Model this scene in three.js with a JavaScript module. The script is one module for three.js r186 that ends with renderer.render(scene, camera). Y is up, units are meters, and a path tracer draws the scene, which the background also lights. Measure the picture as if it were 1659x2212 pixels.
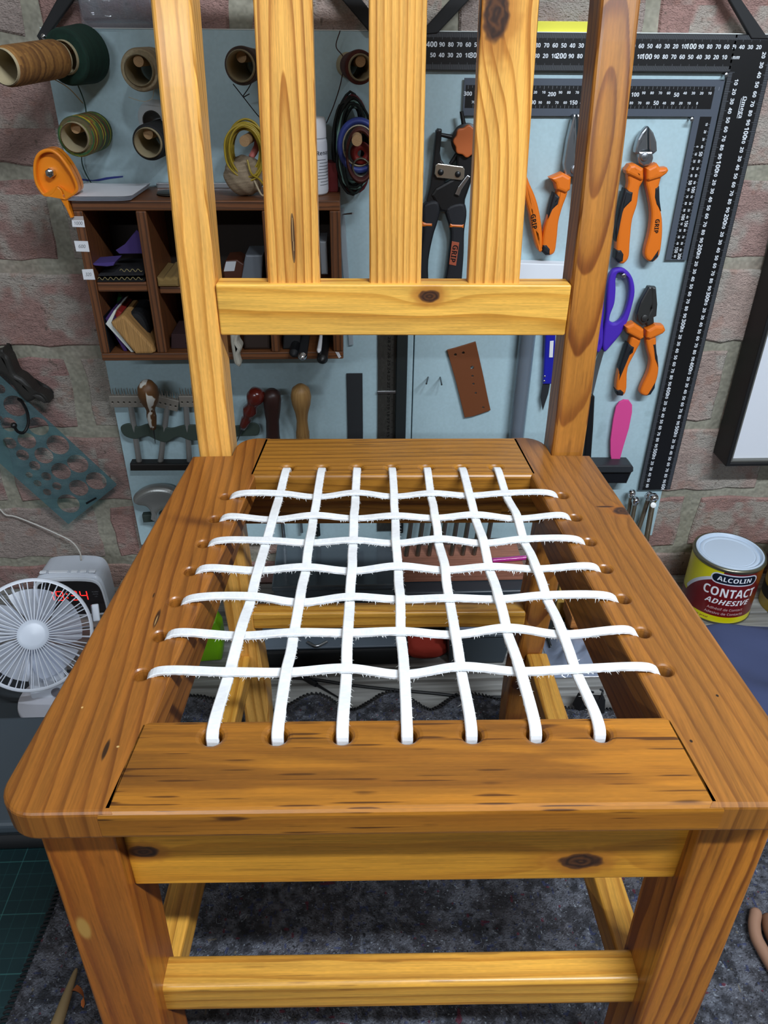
import * as THREE from 'three';
import { RoundedBoxGeometry } from 'three/addons/geometries/RoundedBoxGeometry.js';
import { mergeGeometries } from 'three/addons/utils/BufferGeometryUtils.js';
import { RectAreaLightUniformsLib } from 'three/addons/lights/RectAreaLightUniformsLib.js';
import { FontLoader } from 'three/addons/loaders/FontLoader.js';
import { TextGeometry } from 'three/addons/geometries/TextGeometry.js';

const scene = new THREE.Scene();
const camera = new THREE.PerspectiveCamera(67.9, 1659 / 2212, 0.02, 20);
camera.rotation.order = 'YXZ';
camera.position.set(0, 0.77, 1.0176);
camera.rotation.set(-0.5586, -0.0481, 0.0086);
const renderer = new THREE.WebGLRenderer({ antialias: true });
renderer.toneMapping = THREE.LinearToneMapping;
renderer.toneMappingExposure = 1.85;
renderer.shadowMap.enabled = true;
RectAreaLightUniformsLib.init();
scene.background = new THREE.Color(0x000000);
// the two fluorescent battens of the workshop: [x, y, z, length, strength]
const TUBES = [[0.60, 1.60, 1.31, 0.9, 160], [-0.9, 1.60, 2.75, 1.2, 62]];
const TUBE_COLOR = 0xeaf4ff;

// ---------------------------------------------------------------- helpers
const V3 = (x, y, z) => new THREE.Vector3(x, y, z);
function mulberry(a) { return () => { a |= 0; a = a + 0x6D2B79F5 | 0; let t = Math.imul(a ^ a >>> 15, 1 | a); t = t + Math.imul(t ^ t >>> 7, 61 | t) ^ t; return ((t ^ t >>> 14) >>> 0) / 4294967296; }; }
function hash2(i, j, s) { let h = Math.imul(i, 374761393) + Math.imul(j, 668265263) + Math.imul(s, 1274126177); h = Math.imul(h ^ h >>> 13, 1103515245); h ^= h >>> 16; return (h >>> 0) / 4294967296; }
function vn(x, y, s) {
  const i = Math.floor(x), j = Math.floor(y); let u = x - i, v = y - j; u = u * u * (3 - 2 * u); v = v * v * (3 - 2 * v);
  const a = hash2(i, j, s), b = hash2(i + 1, j, s), c = hash2(i, j + 1, s), d = hash2(i + 1, j + 1, s);
  return a + (b - a) * u + (c - a) * v + (a - b - c + d) * u * v;
}
const fbm = (x, y, s) => vn(x, y, s) * 0.5 + vn(x * 2.1, y * 2.1, s + 7) * 0.3 + vn(x * 4.3, y * 4.3, s + 13) * 0.2;
const sst = (a, b, x) => { let t = (x - a) / (b - a); t = t < 0 ? 0 : t > 1 ? 1 : t; return t * t * (3 - 2 * t); };
const hex = (h) => [(h >> 16) & 255, (h >> 8) & 255, h & 255];
const mix3 = (a, b, t) => [a[0] + (b[0] - a[0]) * t, a[1] + (b[1] - a[1]) * t, a[2] + (b[2] - a[2]) * t];
function dataTex(nx, ny, fn, srgb = true) {
  const d = new Uint8Array(nx * ny * 4);
  for (let j = 0; j < ny; j++) for (let i = 0; i < nx; i++) {
    const c = fn((i + 0.5) / nx, (j + 0.5) / ny, i, j), k = (j * nx + i) * 4;
    d[k] = Math.max(0, Math.min(255, c[0])); d[k + 1] = Math.max(0, Math.min(255, c[1])); d[k + 2] = Math.max(0, Math.min(255, c[2])); d[k + 3] = 255;
  }
  const t = new THREE.DataTexture(d, nx, ny, THREE.RGBAFormat);
  t.wrapS = t.wrapT = THREE.RepeatWrapping; t.magFilter = THREE.LinearFilter; t.minFilter = THREE.LinearMipmapLinearFilter; t.generateMipmaps = true;
  if (srgb) t.colorSpace = THREE.SRGBColorSpace; t.needsUpdate = true; return t;
}
function canvasTex(w, h, draw) {
  const c = document.createElement('canvas'); c.width = w; c.height = h; draw(c.getContext('2d'), w, h);
  const t = new THREE.CanvasTexture(c); t.colorSpace = THREE.SRGBColorSpace; t.anisotropy = 8; return t;
}
function std(color, roughness = 0.6, metalness = 0, extra = {}) { return new THREE.MeshStandardMaterial({ color, roughness, metalness, ...extra }); }
function phys(color, roughness = 0.4, extra = {}) { return new THREE.MeshPhysicalMaterial({ color, roughness, ...extra }); }

function flat(g) { const r = g.index ? g.toNonIndexed() : g; if (!r.attributes.normal) r.computeVertexNormals(); if (!r.attributes.uv) r.setAttribute('uv', new THREE.Float32BufferAttribute(new Float32Array(r.attributes.position.count * 2), 2)); for (const k of Object.keys(r.attributes)) if (!['position', 'normal', 'uv'].includes(k)) r.deleteAttribute(k); r.clearGroups(); return r; }
const merge = (l) => mergeGeometries(l.map(flat));
function rbox(w, h, d, r, x = 0, y = 0, z = 0) { const g = new RoundedBoxGeometry(w, h, d, 2, Math.min(r, w / 2.01, h / 2.01, d / 2.01)); g.translate(x, y, z); return g; }
function box(x0, x1, y0, y1, z0, z1, r = 0.001) { return rbox(x1 - x0, y1 - y0, z1 - z0, r, (x0 + x1) / 2, (y0 + y1) / 2, (z0 + z1) / 2); }
function orient(g, p0, dir) { const q = new THREE.Quaternion().setFromUnitVectors(V3(0, 1, 0), dir.clone().normalize()); g.applyQuaternion(q); g.translate(p0.x, p0.y, p0.z); return g; }
const vv = (p) => p.isVector3 ? p : V3(p[0], p[1], p[2]);
function rod(a, b, r0, r1 = r0, seg = 16) { a = vv(a); b = vv(b); const d = b.clone().sub(a), L = d.length(); const g = new THREE.CylinderGeometry(r1, r0, L, seg, 1); g.translate(0, L / 2, 0); return orient(g, a, d); }
function lathe(profile, a, dir, seg = 28) { const g = new THREE.LatheGeometry(profile.map((p) => new THREE.Vector2(Math.max(p[0], 1e-5), p[1])), seg); return orient(g, vv(a), vv(dir)); }
function tube(pts, r, seg = 40, rad = 7, closed = false) { return new THREE.TubeGeometry(new THREE.CatmullRomCurve3(pts.map(vv), closed, 'centripetal'), seg, r, rad, closed); }
function shapeOf(pts, smooth) { const s = new THREE.Shape(); if (THREE.ShapeUtils.isClockWise(pts.map((p) => new THREE.Vector2(p[0], p[1])))) pts = [...pts].reverse(); if (smooth) { const c = new THREE.CatmullRomCurve3(pts.map((p) => V3(p[0], p[1], 0)), true, 'centripetal'); s.setFromPoints(c.getPoints(pts.length * 4).map((p) => new THREE.Vector2(p.x, p.y))); } else s.setFromPoints(pts.map((p) => new THREE.Vector2(p[0], p[1]))); return s; }
// an upright slab: outline in x,y, from z0 to z1
function slab(pts, z0, z1, bev = 0.001, smooth = false, holes = [], seg = 2) {
  const s = shapeOf(pts, smooth); for (const h of holes) s.holes.push(h.isPath || h.curves ? h : shapeOf(h, smooth));
  const b = Math.min(bev, (z1 - z0) / 2.02);
  const g = new THREE.ExtrudeGeometry(s, { depth: z1 - z0 - 2 * b, bevelEnabled: b > 0, bevelThickness: b, bevelSize: b, bevelOffset: -b, bevelSegments: seg, curveSegments: 20 });
  g.translate(0, 0, z0 + b); return g;
}
// a lying slab: outline in x,z, from y0 to y1
function lying(pts, y0, y1, bev = 0.001, smooth = false, holes = [], seg = 3) { const g = slab(pts.map((p) => [p[0], -p[1]]), y0, y1, bev, smooth, holes, seg); g.rotateX(-Math.PI / 2); return g; }
function circlePath(x, y, r) { const p = new THREE.Path(); p.absarc(x, y, r, 0, Math.PI * 2, true); return p; }
// texture coordinates in metres: v along the grain, u over the girth
function grainUV(g, along, W, L, main) {
  g = flat(g); const p = g.attributes.position, uv = g.attributes.uv; g.computeBoundingBox(); const mn = g.boundingBox.min, mx = g.boundingBox.max;
  const ax = { x: 0, y: 1, z: 2 }[along], B = (ax + 1) % 3, C = (ax + 2) % 3, lo = mn.toArray(), hi = mx.toArray();
  const a = V3(0, 0, 0), b = V3(0, 0, 0), c = V3(0, 0, 0), n = V3(0, 0, 0);
  // the wider of the two cross directions is the face
  const wB = hi[B] - lo[B], wC = hi[C] - lo[C], useB = main ? { x: 0, y: 1, z: 2 }[main] === B : wB >= wC;
  for (let i = 0; i < p.count; i += 3) {
    a.fromBufferAttribute(p, i); b.fromBufferAttribute(p, i + 1); c.fromBufferAttribute(p, i + 2); n.copy(b).sub(a).cross(c.clone().sub(a));
    const nn = n.toArray().map(Math.abs);
    for (let k = 0; k < 3; k++) {
      const q = [p.getX(i + k), p.getY(i + k), p.getZ(i + k)]; let u, v = q[ax] - lo[ax];
      if (nn[ax] > nn[B] && nn[ax] > nn[C]) { u = useB ? q[B] - lo[B] : q[C] - lo[C]; v = (q[ax] - lo[ax]) + (useB ? q[C] - lo[C] : q[B] - lo[B]) * 0.3; }
      else if ((useB) === (nn[C] >= nn[B])) u = useB ? q[B] - lo[B] : q[C] - lo[C];
      else u = (useB ? wB + (q[C] - lo[C]) : wC + (q[B] - lo[B]));
      uv.setXY(i + k, u / W, v / L);
    }
  }
  return g;
}
function planarUV(g, x0, x1, y0, y1, ax = 0, ay = 1) { g = flat(g); const p = g.attributes.position, uv = g.attributes.uv; const get = [(i) => p.getX(i), (i) => p.getY(i), (i) => p.getZ(i)]; for (let i = 0; i < p.count; i++) uv.setXY(i, (get[ax](i) - x0) / (x1 - x0), (get[ay](i) - y0) / (y1 - y0)); return g; }

const taken = {};
function numbered(n) { const k = taken[n] = (taken[n] ?? -1) + 1; return k ? `${n}_${String(k).padStart(3, '0')}` : n; }
function thing(name, label, category, pos = [0, 0, 0], group) { const o = new THREE.Group(); o.name = numbered(name); o.position.set(...pos); o.userData = { label, category }; if (group) o.userData.group = group; scene.add(o); return o; }
// add a part whose geometry is given in world metres (lpart: in the thing's own metres)
function lpart(parent, name, g, m, label) { const o = new THREE.Mesh(g, m); o.name = name; if (label) o.userData.label = label; parent.add(o); return o; }
function part(parent, name, g, m, label) { const w = V3(0, 0, 0); for (let o = parent; o && o !== scene; o = o.parent) w.add(o.position); g.translate(-w.x, -w.y, -w.z); return lpart(parent, name, g, m, label); }
function single(name, label, category, g, m, group) { g.computeBoundingBox(); const b = g.boundingBox, c = [(b.min.x + b.max.x) / 2, b.min.y, (b.min.z + b.max.z) / 2]; g.translate(-c[0], -c[1], -c[2]); const o = new THREE.Mesh(g, m); o.position.set(...c); o.name = numbered(name); o.userData = { label, category }; if (group) o.userData.group = group; scene.add(o); return o; }
function structure(name, g, m) { const o = new THREE.Mesh(g, m); o.name = name; o.userData = { kind: 'structure', label: STRUCT[name] ?? name.replace(/_/g, ' '), category: name.split('_')[0] }; scene.add(o); return o; }
const STRUCT = { wall_back: 'old brick wall with smeared mortar behind the workbench', wall_left: 'plain plastered side wall of the workshop', wall_right: 'plain plastered wall opposite the side wall', wall_front: 'plain plastered wall at the far end of the room', floor: 'grey concrete workshop floor', ceiling: 'white painted workshop ceiling' };

// pine: growth rings of a sawn board, with knots and pores.  W x L metres
function pine(W, L, o = {}) {
  const res = o.res ?? 3600, nx = Math.min(640, Math.max(48, Math.round(W * res))), ny = Math.min(1400, Math.max(64, Math.round(L * res * 0.9)));
  const s = o.seed ?? 1, E = hex(o.early ?? 0xd9a353), T = hex(o.late ?? 0xa5671f), kn = o.knots ?? [], sp = o.sp ?? 0.006, K = o.k ?? 0.6;
  const t = dataTex(nx, ny, (a, b) => {
    const u = a * W, v = b * L; let r = 0, halo = 0, core = 0, kr = 0;
    for (const k of kn) {
      const dx = (u - k[0]) / k[2], dy = (v - k[1]) / k[3]; const e = Math.sqrt(dx * dx + dy * dy) * (1 + 0.22 * (vn(u * 260, v * 260, s + 31) - 0.5));
      r += (k[4] ?? 2) * Math.exp(-(dx * dx * 0.22 + dy * dy * 0.10)); if (e < 2.2) { const h = 1 - sst(1, 2.2, e); if (h > halo) halo = h; const c = 1 - sst(0.8, 1.08, e); if (c > core) { core = c; kr = e; } }
    }
    const wob = (vn(v * 5, 0.5, s) - 0.5) * (o.wob ?? 0.01), X = u - (o.cx ?? -0.03) - (o.sl ?? 0) * v - wob, D = (o.d ?? 0.02) + (o.ds ?? 0) * v + (vn(v * 3, 2.5, s + 3) - 0.5) * (o.dw ?? 0.008);
    r += Math.sqrt(X * X + D * D) / sp + (vn(u * 60, v * 9, s + 5) - 0.5) * 0.35 + (vn(u * 160, v * 26, s + 6) - 0.5) * 0.14;
    const f = r - Math.floor(r), ring = Math.floor(r); const w = 0.5 + 0.5 * hash2(ring, 3, s);
    let late = (0.35 * sst(0.25, 0.85, f) + 0.65 * sst(0.62, 0.92, f)) * (1 - sst(0.945, 1.0, f)) * w;
    const fib = vn(u * 1500, v * 34, s + 9) - 0.5, pore = sst(0.8, 0.93, vn(u * 620, v * 30, s + 11)) * (o.pore ?? 0.3), low = fbm(u * 16, v * 5, s + 15) - 0.5;
    let c = mix3(mix3(E, T, Math.min(1, late * K)), [T[0] * 0.5, T[1] * 0.45, T[2] * 0.4], Math.min(0.85, pore * 0.6)); const micro = vn(u * 2600, v * 300, s + 61) - 0.5, fl = vn(u * 240, v * 11, s + 62) - 0.5; let m = 1 + fib * 0.13 + micro * 0.07 + fl * 0.10 + low * (o.mot ?? 0.22);
    if (o.dark) { const q = o.dark(u, v); if (q > 0) { c = mix3(c, hex(o.darkc ?? 0x5d3210), q * (0.55 + 0.45 * vn(u * 420, v * 22, s + 17))); } }
    c = [c[0] * m, c[1] * m, c[2] * m];
    if (halo > 0) c = mix3(c, hex(o.haloc ?? 0x9c5a1c), halo * 0.55);
    if (core > 0) { const rr = 0.5 + 0.5 * Math.sin(kr * 15 + 3 * vn(u * 300, v * 300, s + 21)); c = mix3(c, mix3([44, 26, 18], hex(o.knotc ?? 0x6b4020), rr * 0.55 + 0.25 * vn(u * 500, v * 500, s)), core); }
    for (const k of o.crack ?? []) { if (v > k[1] && v < k[2]) { const cu = k[0] + (vn(v * 60, 1, s + 40) - 0.5) * 0.004, d = Math.abs(u - cu), wd = k[3] * Math.sin(Math.PI * (v - k[1]) / (k[2] - k[1])) ** 0.4; if (d < wd * 3) c = mix3(c, [58, 36, 20], 1 - sst(wd * 0.7, wd * 3, d)); if (d < wd * 0.35) c = [196, 160, 108]; } }
    for (const k of o.spots ?? []) { const e = Math.hypot((u - k[0]) / k[2], (v - k[1]) / k[3]); if (e < 1.2) c = mix3(c, hex(k[4]), 1 - sst(0.6, 1.15, e)); }
    return c;
  });
  const m = new THREE.MeshPhysicalMaterial({ map: t, roughness: o.rough ?? 0.42, clearcoat: o.coat ?? 0.3, clearcoatRoughness: 0.2 });
  m.userData = { W, L }; return m;
}
const wood = (g, along, m, main) => grainUV(g, along, m.userData.W, m.userData.L, main);
const font = await new FontLoader().loadAsync('fonts/droid/droid_sans_bold.typeface.json');
function lettering(txt, size, depth = 0.0003) { const g = new TextGeometry(txt, { font, size, depth, curveSegments: 4, bevelEnabled: false }); g.computeBoundingBox(); const b = g.boundingBox; g.translate(-(b.min.x + b.max.x) / 2, -(b.min.y + b.max.y) / 2, 0); return g; }

// ---------------------------------------------------------------- the room
const plaster = std(0x8f8a82, 0.9), whitePaint = std(0xd0cec8, 0.9), concrete = std(0x66645f, 0.9);
structure('floor', box(-2.1, 2.1, -1.0, -0.92, -0.2, 3.7, 0.001), concrete);
structure('ceiling', box(-2.1, 2.1, 1.70, 1.78, -0.2, 3.7, 0.001), whitePaint);
structure('wall_left', box(-2.1, -2.0, -0.92, 1.70, -0.2, 3.7, 0.001), plaster);
structure('wall_right', box(2.0, 2.1, -0.92, 1.70, -0.2, 3.7, 0.001), plaster);
structure('wall_front', box(-2.0, 2.0, -0.92, 1.70, 3.5, 3.6, 0.001), plaster);
const mortarTex = dataTex(512, 512, (a, b) => { const x = a * 4, y = b * 4; const n = fbm(x * 6, y * 6, 3), g = vn(a * 400, b * 400, 5), p = sst(0.55, 0.8, fbm(x * 1.7, y * 1.7, 9)); let c = mix3([131, 128, 112], [160, 156, 142], n); c = mix3(c, [146, 122, 112], p * 0.5); const k = 0.9 + 0.2 * g; return [c[0] * k, c[1] * k, c[2] * k]; });
const mortarBump = dataTex(512, 512, (a, b) => { const h = 255 * (0.55 * fbm(a * 28, b * 28, 21) + 0.3 * vn(a * 190, b * 190, 22) + 0.15 * vn(a * 420, b * 420, 23)); return [h, h, h]; }, false);
const mortarMat = new THREE.MeshStandardMaterial({ map: mortarTex, bumpMap: mortarBump, bumpScale: 0.004, roughness: 0.95 });
const wallBack = structure('wall_back', planarUV(box(-2.0, 2.0, -0.92, 1.70, -0.14, -0.0155, 0.0005), 0, 1, 0, 1), mortarMat);
const brickMats = [];
for (let k = 0; k < 8; k++) {
  const s = 100 + k * 17, base = [[158, 132, 124], [166, 148, 138], [154, 124, 116], [164, 154, 144], [150, 118, 110], [168, 142, 130], [158, 146, 138], [148, 118, 112]][k];
  const t = dataTex(320, 160, (a, b) => {
    const x = a * 2, y = b; const n = fbm(x * 5, y * 5, s), m = sst(0.47, 0.68, fbm(x * 2.6 + 3, y * 2.6, s + 5)), g = vn(a * 300, b * 150, s + 9), r = sst(0.62, 0.78, fbm(x * 7, y * 7, s + 2));
    let c = mix3([base[0] * 0.86, base[1] * 0.84, base[2] * 0.84], [base[0] * 1.06, base[1] * 1.04, base[2] * 1.04], n); c = mix3(c, [158, 152, 142], m * 0.85); c = mix3(c, [146, 104, 90], r * 0.3);
    const pit = sst(0.9, 0.97, vn(a * 60, b * 30, s + 12)); c = mix3(c, [96, 82, 74], pit * 0.7); const q = 0.92 + 0.16 * g; return [c[0] * q, c[1] * q, c[2] * q];
  });
  brickMats.push(new THREE.MeshStandardMaterial({ map: t, bumpMap: mortarBump, bumpScale: 0.003, roughness: 0.92 }));
}
{
  const R = mulberry(11), joints = [1.12, 1.0, 0.88, 0.761, 0.626, 0.5115, 0.3955, 0.272, 0.1495, 0.04, -0.08], phase = { 2: -0.353, 3: -0.24, 4: -0.367, 5: -0.262, 6: -0.39, 7: -0.285, 8: -0.394, 9: -0.25, 0: -0.34, 1: -0.23 };
  for (let c = 0; c < joints.length - 1; c++) {
    const y1 = joints[c] - 0.008, y0 = joints[c + 1] + 0.008;
    for (let k = -4; k < 6; k++) {
      let x0 = phase[c] + k * 0.236 + 0.008 + R() * 0.005, x1 = phase[c] + (k + 1) * 0.236 - 0.008 - R() * 0.006; if (x0 < -1.15 || x1 > 1.15) continue;
      if (x0 > -0.32 && x1 < 0.47 && y0 > 0.09 && y1 < 0.77) { R(); continue; }
      if (x0 < 1.15 && c === 3 && k === 3) { /* two narrow closers over the square */ }
      const pts = [], n = 9, j = () => (R() - 0.5) * 0.006;
      for (let i = 0; i < n; i++) pts.push([x0 + (x1 - x0) * i / n + j(), y0 + j()]);
      for (let i = 0; i < 4; i++) pts.push([x1 + j(), y0 + (y1 - y0) * i / 4 + j()]);
      for (let i = 0; i < n; i++) pts.push([x1 - (x1 - x0) * i / n + j(), y1 + j()]);
      for (let i = 0; i < 4; i++) pts.push([x0 + j(), y1 - (y1 - y0) * i / 4 + j()]);
      const g = slab(pts, -0.022, -0.0125 + (R() - 0.5) * 0.003, 0.0025, false, [], 1);
      const uo = R(), vo = R(); const q = planarUV(g, x0 - uo * 0.24, x0 - uo * 0.24 + 0.26, y0 - vo * 0.1, y0 - vo * 0.1 + 0.13);
      const b = lpart(wallBack, 'brick', q, brickMats[Math.floor(R() * 8)]);
    }
  }
}
// battens
for (const [x, y, z, len, pw] of TUBES) {
  const t = thing('fluorescent_light', x > 0 ? 'long white fluorescent batten hung above the workbench' : 'long white fluorescent batten further back in the room', 'light', [x, y, z]);
  part(t, 'housing', box(x - len / 2 - 0.02, x + len / 2 + 0.02, y + 0.025, y + 0.0995, z - 0.03, z + 0.03, 0.006), whitePaint);
  part(t, 'tube', rod([x - len / 2, y, z], [x + len / 2, y, z], 0.014), std(0xffffff, 0.4, 0, { emissive: TUBE_COLOR, emissiveIntensity: 4 }));
  for (const s of [-1, 1]) part(t, 'lamp_holder', box(x + s * (len / 2 + 0.008) - 0.01, x + s * (len / 2 + 0.008) + 0.01, y - 0.016, y + 0.03, z - 0.016, z + 0.016, 0.003), whitePaint);
  const l = new THREE.RectAreaLight(TUBE_COLOR, pw, len, 0.04); l.position.set(x, y - 0.018, z); l.lookAt(x, y - 1, z - 0.7); l.name = 'tube_light'; scene.add(l);
}
// ---------------------------------------------------------------- the bench
const benchTex = [0, 1, 2].map((k) => dataTex(640, 64, (a, b) => { const u = b, v = a; const g = vn(u * 34 + 2 * vn(v * 6, u * 2, k + 4), v * 5, 50 + k), f = vn(u * 60, v * 90, 60 + k), st = sst(0.62, 0.85, vn(u * 14, v * 3, 66 + k)); let c = mix3([150, 150, 146], [104, 102, 98], g * 0.7); c = mix3(c, [72, 68, 64], st * 0.55); const q = 0.9 + 0.2 * f; return [c[0] * q, c[1] * q, c[2] * q]; }));
const benchMats = benchTex.map((t) => new THREE.MeshStandardMaterial({ map: t, roughness: 0.75 }));
{
  const b = thing('workbench', 'grey weathered plank workbench against the brick wall', 'workbench', [0, -0.92, 0.46]);
  const n = 9; for (let k = 0; k < n; k++) { const z0 = 0.004 + k * 0.103, g = box(-1.25, 1.25, -0.035, 0, z0, z0 + 0.101, 0.0015); part(b, 'plank', planarUV(g, -1.25, 1.25, z0, z0 + 0.101, 0, 2), benchMats[k % 3]); }
  for (const [x, z] of [[-1.15, 0.08], [1.15, 0.08], [-1.15, 0.86], [1.15, 0.86]]) part(b, 'leg', box(x - 0.04, x + 0.04, -0.92, -0.036, z - 0.04, z + 0.04, 0.003), benchMats[1]);
  part(b, 'apron', box(-1.2, 1.2, -0.13, -0.036, 0.90, 0.925, 0.002), benchMats[2]);
}
// cutting mat
{
  const t = canvasTex(1024, 1024, (c, w, h) => { c.fillStyle = '#0a2c30'; c.fillRect(0, 0, w, h); const R = mulberry(3); for (let i = 0; i < 2600; i++) { c.fillStyle = `rgba(${12 + R() * 20},${44 + R() * 40},${46 + R() * 34},0.16)`; c.fillRect(R() * w, R() * h, 1 + R() * 5, 1 + R() * 5); } for (let k = 0; k <= 33; k++) { c.strokeStyle = k % 4 === 0 ? 'rgba(78,140,134,0.6)' : 'rgba(56,112,110,0.4)'; c.lineWidth = k % 4 === 0 ? 2.2 : 1.2; const p = k * w / 33; c.beginPath(); c.moveTo(p, 0); c.lineTo(p, h); c.stroke(); c.beginPath(); c.moveTo(0, p); c.lineTo(w, p); c.stroke(); } });
  single('cutting_mat', 'dark green cutting mat with a printed grid under the felt edge', 'cutting mat', planarUV(box(-0.74, -0.3, 0.0005, 0.0035, 0.44, 0.93, 0.0012), -0.74, -0.3, 0.93, 0.44, 0, 2), std(0xffffff, 0.7, 0, { map: t }));
}
// felt
const FELT = 0.010;
const feltEdge = [[-0.318, 0.276], [-0.2937, 0.273], [-0.2202, 0.2652], [-0.16, 0.285], [-0.105, 0.2945], [-0.0566, 0.2669], [-0.0061, 0.2981], [0.0514, 0.2665], [0.0992, 0.302], [0.1464, 0.2743], [0.21, 0.292], [0.329, 0.3104], [0.42, 0.30], [0.56, 0.315]];
{
  const tex = dataTex(1024, 1024, (a, b) => {
    const x = a * 56, y = b * 56; let n = fbm(x * 1.1, y * 1.1, 70), f = vn(x * 5.5 + 3 * vn(x, y, 71), y * 5.5 + 3 * vn(y, x, 72), 73); const cl = vn(x * 0.35, y * 0.35, 74);
    let c = mix3([40, 42, 48], [98, 102, 112], sst(0.25, 0.75, n)); c = mix3(c, [70, 62, 62], cl * 0.4); if (f > 0.84) c = mix3(c, [142, 150, 158], sst(0.84, 0.97, f)); if (f < 0.12) c = mix3(c, [14, 14, 18], 0.7);
    const q = vn(x * 2.2, y * 2.2, 75); if (q > 0.86) c = mix3(c, [44, 52, 92], 0.6); const w = vn(x * 1.3, y * 1.3, 76); if (w > 0.93) c = mix3(c, [92, 28, 42], 0.7); if (w < 0.04) c = mix3(c, [120, 108, 84], 0.5);
    return c;
  });
  const bump = dataTex(512, 512, (a, b) => { const h = 255 * (0.6 * fbm(a * 60, b * 60, 80) + 0.4 * vn(a * 300, b * 300, 81)); return [h, h, h]; }, false);
  bump.repeat.set(2, 2);
  const m = new THREE.MeshStandardMaterial({ map: tex, bumpMap: bump, bumpScale: 0.004, roughness: 1 });
  const curve = new THREE.CatmullRomCurve3(feltEdge.map(([x, z]) => V3(x, 0, z)), false, 'centripetal'); const back = curve.getPoints(90).map((p) => [p.x, p.z]);
  const outline = [...back, [0.565, 0.90], [-0.333, 0.90], [-0.3227, 0.6608], [-0.3135, 0.5584]];
  const g = lying(outline, 0.004, FELT, 0.0025, false, [], 2); const u = planarUV(g, 0, 0.5, 0, 0.5, 0, 2);
  const t = thing('felt_mat', 'mottled grey recycled felt mat with black whipped edge on the bench', 'felt mat', [0.1, 0.004, 0.6]);
  part(t, 'felt', u, m);
  // whipped edge: loops of black yarn, too many to tell apart
  const yarn = [], R = mulberry(5); const edge = new THREE.CatmullRomCurve3([...[[-0.335, 0.90], [-0.3227, 0.6608], [-0.3135, 0.5584], [-0.3155, 0.42], [-0.318, 0.3]].map(([x, z]) => V3(x, 0, z)), ...feltEdge.slice(1).map(([x, z]) => V3(x, 0, z))], false, 'centripetal');
  const N = 330; for (let i = 0; i < N; i++) { const p = edge.getPointAt((i + 0.5) / N), d = edge.getTangentAt((i + 0.5) / N); const nrm = V3(d.z, 0, -d.x); const r = 0.0052 + R() * 0.0012; const pts = []; for (let k = 0; k < 8; k++) { const a = k / 8 * Math.PI * 2; pts.push([p.x + nrm.x * r * 1.05 * Math.cos(a) + d.x * (k / 8 - 0.5) * 0.0035, 0.0064 + r * 0.42 * Math.sin(a), p.z + nrm.z * r * 1.05 * Math.cos(a) + d.z * (k / 8 - 0.5) * 0.0035]); } yarn.push(tube(pts, 0.00125, 14, 5, true)); }
  const y = part(t, 'whipped_edge', merge(yarn), std(0x17171a, 0.9), 'black looped yarn binding along the mat edge'); y.userData.kind = 'stuff';
  // loose curled fibres standing off the felt
  const curl = [[], []]; for (let i = 0; i < 900; i++) { const x = -0.31 + R() * 0.86, z = 0.3 + R() * 0.56, a = R() * 6.28, l = 0.002 + R() * 0.0065, b = a + 1 + R() * 1.5; curl[R() < 0.75 ? 0 : 1].push(tube([[x, FELT - 0.0004, z], [x + l * Math.cos(a), FELT + 0.0002 + R() * 0.0006, z + l * Math.sin(a)], [x + l * (Math.cos(a) + 0.8 * Math.cos(b)), FELT + 0.0004, z + l * (Math.sin(a) + 0.8 * Math.sin(b))]], 0.00013, 5, 3)); }
  const f1 = part(t, 'pale_fibres', merge(curl[0]), std(0x9aa3ae, 0.9)); f1.userData.kind = 'stuff'; const f2 = part(t, 'blue_fibres', merge(curl[1]), std(0x4a5678, 0.9)); f2.userData.kind = 'stuff';
}

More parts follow.
